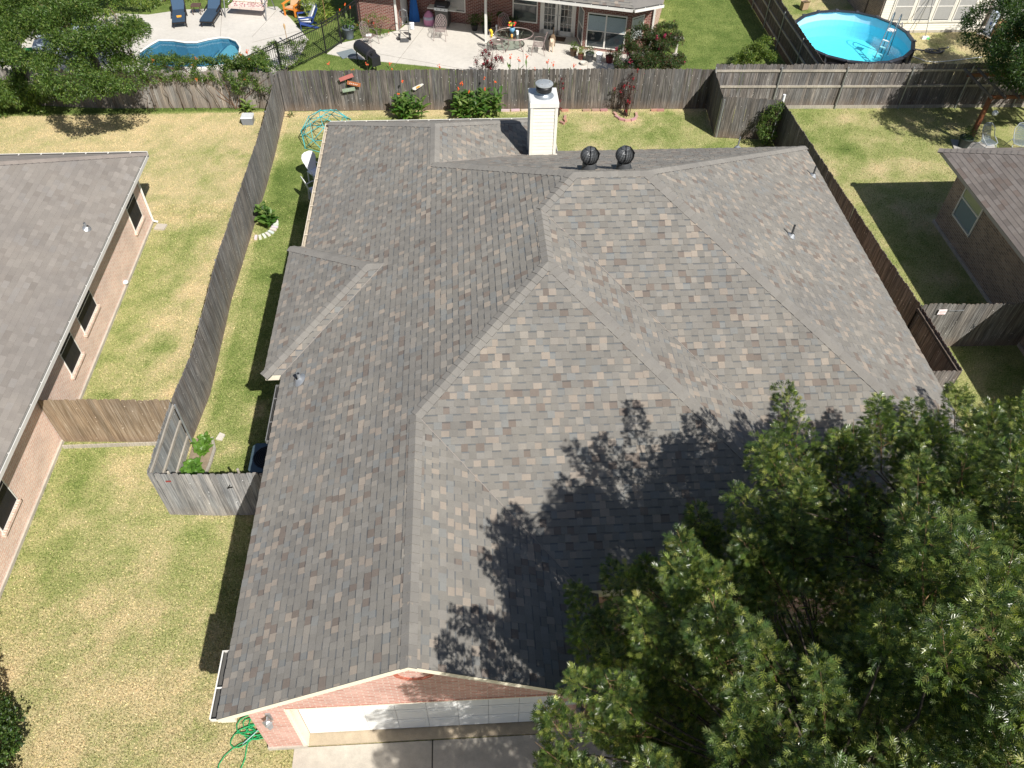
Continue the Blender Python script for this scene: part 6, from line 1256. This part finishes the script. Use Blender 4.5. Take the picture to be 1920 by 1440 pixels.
# dog
def dog():
    t = bpy.data.meshes.new('dog'); bm_v = [(0, 0, .40), (0, .22, .42), (0, .38, .43), (0, -.20, .40), (0, -.30, .50), (0, -.38, .56), (0, -.50, .54), (0, .46, .50), (0, .50, .66), (0, .46, .80),
          (.08, .30, .24), (.08, .36, .12), (.08, .33, .0), (-.08, .30, .24), (-.08, .36, .12), (-.08, .33, .0), (.07, -.22, .22), (.07, -.24, .0), (-.07, -.22, .22), (-.07, -.24, .0), (.05, -.37, .66), (-.05, -.37, .66)]
    ed = [(0, 1), (1, 2), (0, 3), (3, 4), (4, 5), (5, 6), (2, 7), (7, 8), (8, 9), (2, 10), (10, 11), (11, 12), (2, 13), (13, 14), (14, 15), (3, 16), (16, 17), (3, 18), (18, 19), (5, 20), (5, 21)]
    rad = [.135, .12, .115, .14, .085, .085, .04, .04, .032, .025, .05, .026, .03, .05, .026, .03, .042, .026, .042, .026, .018, .018]
    t.from_pydata(bm_v, ed, []); o = bpy.data.objects.new('dog', t); col.objects.link(o)
    md = o.modifiers.new('skin', 'SKIN'); sk = t.skin_vertices[0].data
    for i, r_ in enumerate(rad): sk[i].radius = (r_, r_)
    sk[0].use_root = True; md.use_smooth_shade = True; s_ = o.modifiers.new('sub', 'SUBSURF'); s_.levels = 2; s_.render_levels = 2
    mt, b = newmat('tan_and_white_fur', .85); oc = coords(mt); sx = mk(mt, 'ShaderNodeSeparateXYZ'); lk(mt, oc, sx.inputs[0]); n_ = noise(mt, oc, 6, 4)
    a = mk(mt, 'ShaderNodeMath', operation='MULTIPLY_ADD'); lk(mt, n_, a.inputs[0]); a.inputs[1].default_value = .5; lk(mt, sx.outputs[1], a.inputs[2])
    lk(mt, ramp(mt, maprange(mt, a.outputs[0], -.3, .9, 0, 1), [(.0, (.62, .48, .36)), (.35, (.70, .58, .46)), (.45, (.16, .11, .07)), (.86, (.22, .15, .09)), (.93, (.75, .70, .62))]), b.inputs['Base Color']); t.materials.append(mt)
    o.location = (4.15, 36.25, .02); o.rotation_euler = (0, 0, R(-12)); o.scale = (1.05, 1.05, 1.05); tag(o, 'tan and white dog with raised tail walking on the patio', 'dog')
dog()
# garden lantern / bird figure by the crape myrtle
t = thing('bird_bath', 'white bird bath standing on the lush lawn behind the crape myrtle', 'bird bath', (9.9, 35.6, 0)); m = MB(); m.lathe([(.16, 0), (.12, .05), (.06, .12), (.05, .62), (.10, .68)], (9.9, 35.6, 0), 14); obj('pedestal', m, M_STONE, t, True); m = MB(); m.lathe([(.08, .68), (.26, .76), (.27, .80), (.22, .78), (.001, .72)], (9.9, 35.6, 0), 18); obj('basin', m, M_STONE, t, True)
# ================================================================== back yard of the middle house
def plaque(x0, z0, x1, z1, w_, label, c, c2=None):
    m = MB(); a = Vector((x0, 30.78, z0)); b = Vector((x1, 30.78, z1)); m.bar(a, b, .03, w_, c)
    if c2:
        d = (b-a)
        for k in range(5): p = a+d*(.18+.13*k); m.bar(p+Vector((0, -.018, -.02)), p+d*.06+Vector((0, -.018, .02)), .012, .03, c2)
    tag(obj('wall_plaque', m, M_GEN), label, 'plaque')
plaque(-5.03, 1.44, -4.47, 1.64, .15, 'faded red board nailed to the back fence, topmost of three', (.55, .19, .17)); plaque(-4.74, 1.33, -4.22, 1.20, .15, 'orange brown board with white marks on the back fence', (.48, .17, .07), (.8, .75, .7)); plaque(-4.98, .97, -4.46, 1.06, .14, 'pale green board on the back fence, lowest of three', (.32, .40, .30), (.38, .46, .36))
m = MB(); P = [(-2.12, .97), (-2.02, .93), (-1.92, 1.0), (-1.76, 1.09), (-1.66, 1.18), (-1.74, 1.20), (-1.9, 1.14), (-2.03, 1.08), (-2.13, 1.03)]
m.slab([(x, 30.77, z+.02) for x, z in P], (0, .03, 0), (.85, .83, .78)); m.slab([(x, 30.76, z+.02) for x, z in ((-1.98, 1.0), (-1.86, 1.05), (-1.78, 1.13), (-1.86, 1.13), (-1.96, 1.08))], (0, .012, 0), (.85, .42, .06)); tag(obj('fish_ornament', m, M_GEN), 'white and orange fish shaped ornament on the back fence', 'ornament')
br = MB
def bricks(name, label, spots, c, mat=None, size=(.20, .095, .06)):
    for k, (x, y, a) in enumerate(spots):
        m = MB(); m.box(-size[0]/2, size[0]/2, -size[1]/2, size[1]/2, 0, size[2], tuple(q*random.uniform(.85, 1.1) for q in c)); o = obj(name, m, mat or M_GEN); o.location = (x, y, random.uniform(-.01, .01)); o.rotation_euler = (0, 0, a); tag(o, label, name.replace('_', ' '), label)
bricks('edging_stone', 'pale flat edging stone in the row at the foot of the back fence', [(.85+.42*k, 30.70, random.gauss(0, .04)) for k in range(6)], (.62, .55, .48), size=(.36, .10, .07))
bricks('edging_brick', 'loose pinkish brick at the foot of the back fence right of the chimney', [(4.2, 30.62, .05), (5.1, 30.6, .02), (5.5, 30.6, -.03), (5.85, 30.58, .04), (8.0, 30.52, .02), (8.25, 30.5, 0)], (.48, .26, .22), size=(.30, .10, .08))
bricks('border_brick', 'pinkish brick of the curved ring round the thin crape myrtle', [(6.28, 30.25, 1.9), (6.33, 30.0, 2.2), (6.5, 29.8, 2.7), (6.73, 29.72, 3.2), (6.97, 29.78, .5), (7.12, 29.95, 1.1), (7.17, 30.2, 1.5)], (.56, .34, .29), size=(.24, .10, .08))
bricks('border_brick', 'pinkish brick of the short curve beside the crape myrtle at the chimney', [(4.15, 30.05, 1.4), (4.12, 29.82, 1.8), (3.98, 29.62, 2.3)], (.5, .27, .22), size=(.24, .10, .08))
bricks('white_stone', 'white stone of the fan round the broad leaved plant by the long fence', [(-7.38+.62*math.sin(a)*.95, 23.05-.66*math.cos(a), a-1.57) for a in [.05+.235*k for k in range(9)]], (.78, .74, .68), size=(.22, .09, .06))
# climbing dome
def dome(x, y, r, h):
    t = thing('climbing_dome', 'turquoise geodesic climbing dome at the far corner of the roof', 'climbing dome', (x, y, 0)); rings = [(1.0, .0, 7, 0), (.93, .42, 7, .5), (.64, .78, 7, 0)]; V = []
    for (k, z, n, o) in rings: V.append([Vector((r*k*math.cos(2*math.pi*(j+o)/n+.2), r*k*math.sin(2*math.pi*(j+o)/n+.2), z*h+.02)) for j in range(n)])
    V.append([Vector((r*.28*math.cos(2*math.pi*(j+.5)/4+.2), r*.28*math.sin(2*math.pi*(j+.5)/4+.2), h*.99)) for j in range(3)])
    c = (.07, .44, .46); m = MB(); hub = MB()
    def st(a, b): m.tube([a, b], .014, 6, c)
    for R_ in V:
        for j in range(len(R_)): st(R_[j], R_[(j+1) % len(R_)]); hub.ball(R_[j], .032, 6, c)
    for j in range(7): st(V[0][j], V[1][j]); st(V[0][(j+1) % 7], V[1][j]); st(V[1][j], V[2][j]); st(V[1][j], V[2][(j+1) % 7]); st(V[2][j], V[3][min(2, j//2)])
    obj('tube_frame', m, M_GEN, t, True, world=False); obj('hub', hub, M_GEN, t, True, world=False)
dome(-5.45, 28.75, 1.12, 1.12)
# white garden table and chairs
def pchair(loc, rz, label):
    t = thing('garden_chair', label, 'chair', loc, 'white garden chairs in the side yard', rz); m = MB(); m.prism([(-.22, -.24), (.22, -.24), (.24, .2), (-.24, .2)], .42, .46, (.75, .82, .95)); obj('seat', m, M_PLASTIC, t, world=False)
    m = MB(); P = [(-.17, .44), (-.20, .6), (-.27, .8), (-.28, .92), (-.22, 1.03), (-.1, 1.08), (.1, 1.08), (.22, 1.03), (.28, .92), (.27, .8), (.20, .6), (.17, .44)]; m.slab([(x, .2+(z-.44)*.28, z) for x, z in P], (0, .025, .005)); obj('backrest', m, M_PLASTIC, t, world=False)
    for x in (-.2, .2):
        for y in (-.2, .2): m = MB(); m.bar((x, y, .43), (x*1.1, y*1.15, 0), .04, .04); obj('leg', m, M_PLASTIC, t, world=False)
    for s_ in (-1, 1): m = MB(); m.tube([(s_*.22, .24, .64), (s_*.27, 0, .66), (s_*.26, -.22, .62), (s_*.23, -.22, .44)], .018, 6); obj('armrest', m, M_PLASTIC, t, world=False)
    return t
c1_ = pchair((-5.62, 25.75, 0), R(38), 'white moulded chair with rounded back on the far side of the blue table'); copy_tree(c1_, (-5.48, 24.55, 0), R(118), 'white moulded chair on the near side of the blue table', 'white garden chairs in the side yard')
t = thing('round_table', 'small round pale blue table half under the eave between white chairs', 'table', (-5.05, 25.35, 0)); m = MB(); m.lathe([(.001, .60), (.30, .60), (.32, .62), (.34, .60), (.33, .57), (.001, .57)], (-5.05, 25.35, 0), 24, (.55, .68, .85)); obj('table_top', m, M_GEN, t, True)
for k in range(3): m = MB(); m.bar((-5.05+.1*math.cos(k*2.1), 25.35+.1*math.sin(k*2.1), .58), (-5.05+.26*math.cos(k*2.1), 25.35+.26*math.sin(k*2.1), 0), .03, .03, (.55, .68, .85)); obj('leg', m, M_GEN, t)
# air conditioner beside the wall
t = thing('air_conditioner', 'dark blue grey air conditioning unit half under the eave by the gate fence', 'air conditioner', (-4.95, 12.35, 0)); m = MB(); m.box(-5.35, -4.55, 11.9, 12.75, .1, .84, (.35, .42, .46))
for k in range(16): m.box(-5.365, -5.35, 11.94, 12.71, .14+k*.042, .155+k*.042, (.15, .18, .2)); m.box(-5.33, -4.57, 11.885, 11.9, .14+k*.042, .155+k*.042, (.15, .18, .2))
obj('casing', m, M_DARKM, t); m = MB(); m.prism([(-5.38, 11.95), (-5.3, 11.87), (-4.6, 11.87), (-4.52, 11.95), (-4.52, 12.7), (-4.6, 12.78), (-5.3, 12.78), (-5.38, 12.7)], .84, .89, (.9, 1.3, 1.5)); obj('top_panel', m, M_DARKM, t)
m = MB()
for k in range(7): m.tube([(-4.95+(.05+.05*k)*math.cos(q*.45), 12.33+(.05+.05*k)*math.sin(q*.45), .905) for q in range(14)], .006, 4, (.5, .5, .5), closed=True)
m.disc((-4.95, 12.33, .892), .36, 20, (.1, .1, .1)); obj('fan_grille', m, M_DARKM, t); m = MB(); m.box(-5.5, -4.45, 11.75, 12.9, 0, .1); obj('pad', m, M_CONC, t)
t.location.x -= .30; t.location.y -= .1
# storage box on the left lawn
t = thing('storage_box', 'small grey utility box with a pale lid on the dry lawn near the fence corner', 'box', (-8.87, 30.1, 0)); m = MB(); m.box(-9.08, -8.66, 29.92, 30.28, 0, .30, (.22, .24, .27), taper=-.02); obj('casing', m, M_GEN, t); m = MB(); m.box(-9.12, -8.62, 29.88, 30.32, .30, .35, (.62, .64, .66), taper=.03); obj('lid', m, M_GEN, t)
# garden hose
m = MB(); pts = []; hx, hy = -4.82, 5.92
def loopk(cx, cy, rx, ry, n, a0=0, turns=1.0, rot=0):
    out = []
    for k in range(n+1):
        a = a0+turns*2*math.pi*k/n; x = rx*math.cos(a); y = ry*math.sin(a); out.append((cx+x*math.cos(rot)-y*math.sin(rot), cy+x*math.sin(rot)+y*math.cos(rot), .03+random.uniform(0, .03)))
    return out
pts += [(-4.3, 5.95, .25), (-4.36, 5.93, .05)]+loopk(-4.78, 5.95, .36, .22, 16, 0, 1.3)+loopk(-4.68, 5.98, .22, .15, 12, 2, 1.2)+loopk(-4.62, 5.83, .33, .16, 14, 1, 1.1, .2)+loopk(-4.97, 5.72, .26, .17, 14, 1.0, 1.15, .6)+loopk(-4.75, 5.90, .30, .13, 12, .5, .9, -.5)
pts += [(-5.0, 5.6, .03), (-5.15, 5.5, .03), (-5.28, 5.38, .03), (-5.36, 5.22, .03), (-5.37, 5.0, .03), (-5.3, 4.8, .03)]
m.tube(pts, .012, 6, (.02, .36, .12)); m.tube([(-4.82, 5.75, .06), (-4.86, 5.5, .04), (-4.86, 5.3, .03), (-4.9, 5.15, .03), (-4.95, 5.0, .03)], .012, 6, (.03, .42, .15)); m.tube([(-4.62, 5.9, .07), (-4.75, 5.75, .08), (-4.95, 5.58, .05)], .012, 6, (.35, .55, .5)); tag(obj('garden_hose', m, M_GEN, None, True), 'tangled bright green garden hose at the garage corner', 'hose')
# ================================================================== right neighbour's yard
t = thing('pergola', 'dark red wooden pergola in the shade at the right edge', 'pergola', (20.0, 27.6, 0)); c = (.16, .055, .025)
for x, y in ((20.3, 27.5), (24.5, 27.5), (24.5, 29.3)): m = MB(); m.box(x-.07, x+.07, y-.07, y+.07, 0, 1.95, c); obj('post', m, M_GEN, t)
for y in (27.5, 29.3): m = MB(); m.bar((20.2, y, 2.0), (25, y, 2.0), .06, .14, c); obj('beam', m, M_GEN, t)
for k in range(9): m = MB(); x = 20.15+k*.55; m.bar((x, 27.2, 2.11), (x, 29.6, 2.11), .04, .09, (.10, .09, .085)); obj('rafter', m, M_GEN, t)
def mesh_chair(loc, rz, label):
    t = thing('mesh_chair', label, 'chair', loc, 'grey metal mesh chairs by the pergola', rz); c = (.42, .46, .5); P = [(-.3, .05, .62), (-.33, .18, .85), (-.2, .32, 1.02), (0, .36, 1.05), (.2, .32, 1.02), (.33, .18, .85), (.3, .05, .62), (.28, -.25, .44), (0, -.32, .40), (-.28, -.25, .44)]
    m = MB(); m.tube(P, .016, 6, c, closed=True); obj('frame', m, M_GEN, t, True, world=False)
    m = MB(); q = [(-.3, .05, .62), (-.2, .32, 1.0), (.2, .32, 1.0), (.3, .05, .62), (.26, -.2, .42), (-.26, -.2, .42)]
    for k in range(14): f = k/13; m.bar((-.26+.52*f, -.24, .42), (-.24+.48*f, .1, .44), .012, .01, (.22, .27, .33)); m.bar((-.24+.48*f, .1, .44), (-.2+.4*f, .33, 1.0), .012, .01, (.22, .27, .33))
    for k in range(8): f = k/7; m.bar((-.26, -.24+.34*f, .42), (.26, -.24+.34*f, .42), .010, .01, (.22, .27, .33)); m.bar((-.25+.05*f, .1+.22*f, .46+.52*f), (.25-.05*f, .1+.22*f, .46+.52*f), .01, .01, (.22, .27, .33))
    obj('seat', m, M_GEN, t, world=False)
    for s_ in (-1, 1): m = MB(); m.tube([(s_*.26, .1, .44), (s_*.33, .35, 0)], .013, 5, c); m.tube([(s_*.26, -.2, .42), (s_*.32, -.38, 0)], .013, 5, c); obj('leg', m, M_GEN, t, True, world=False)
    return t
k_ = mesh_chair((20.65, 26.95, 0), R(20), 'grey metal mesh chair nearest the pergola post'); copy_tree(k_, (21.95, 26.9, 0), R(-15), 'grey metal mesh chair cut by the right edge of the photo', 'grey metal mesh chairs by the pergola')
pot(20.5, 26.25, .14, .34, (.42, .20, .08), 'tall terracotta pot before the mesh chair', ([(.14, .09, .05)], (1,)), .06, .05, 40)
m = MB(); m.box(19.55, 21.2, 26.6, 27.6, 0, .05, (.9, .95, 1.05), rz=-.25); tag(obj('paving_slab', m, M_CONC), 'grey concrete slab under the mesh chairs', 'slab')
pot(19.95, 27.25, .26, .42, (.02, .035, .03), 'dark green tub with a shaded plant beside the pergola post', G2, .3, .4, 380)
m = MB(); m.ball((20.9, 27.65, 1.25), .11, 14, (.75, .8, .82)); m.tube([(20.9, 27.65, 1.36), (20.9, 27.65, 2.0)], .005, 4, (.2, .2, .2)); tag(obj('hanging_lantern', m, M_GEN, None, True), 'round white paper lantern hanging in the pergola', 'lantern')
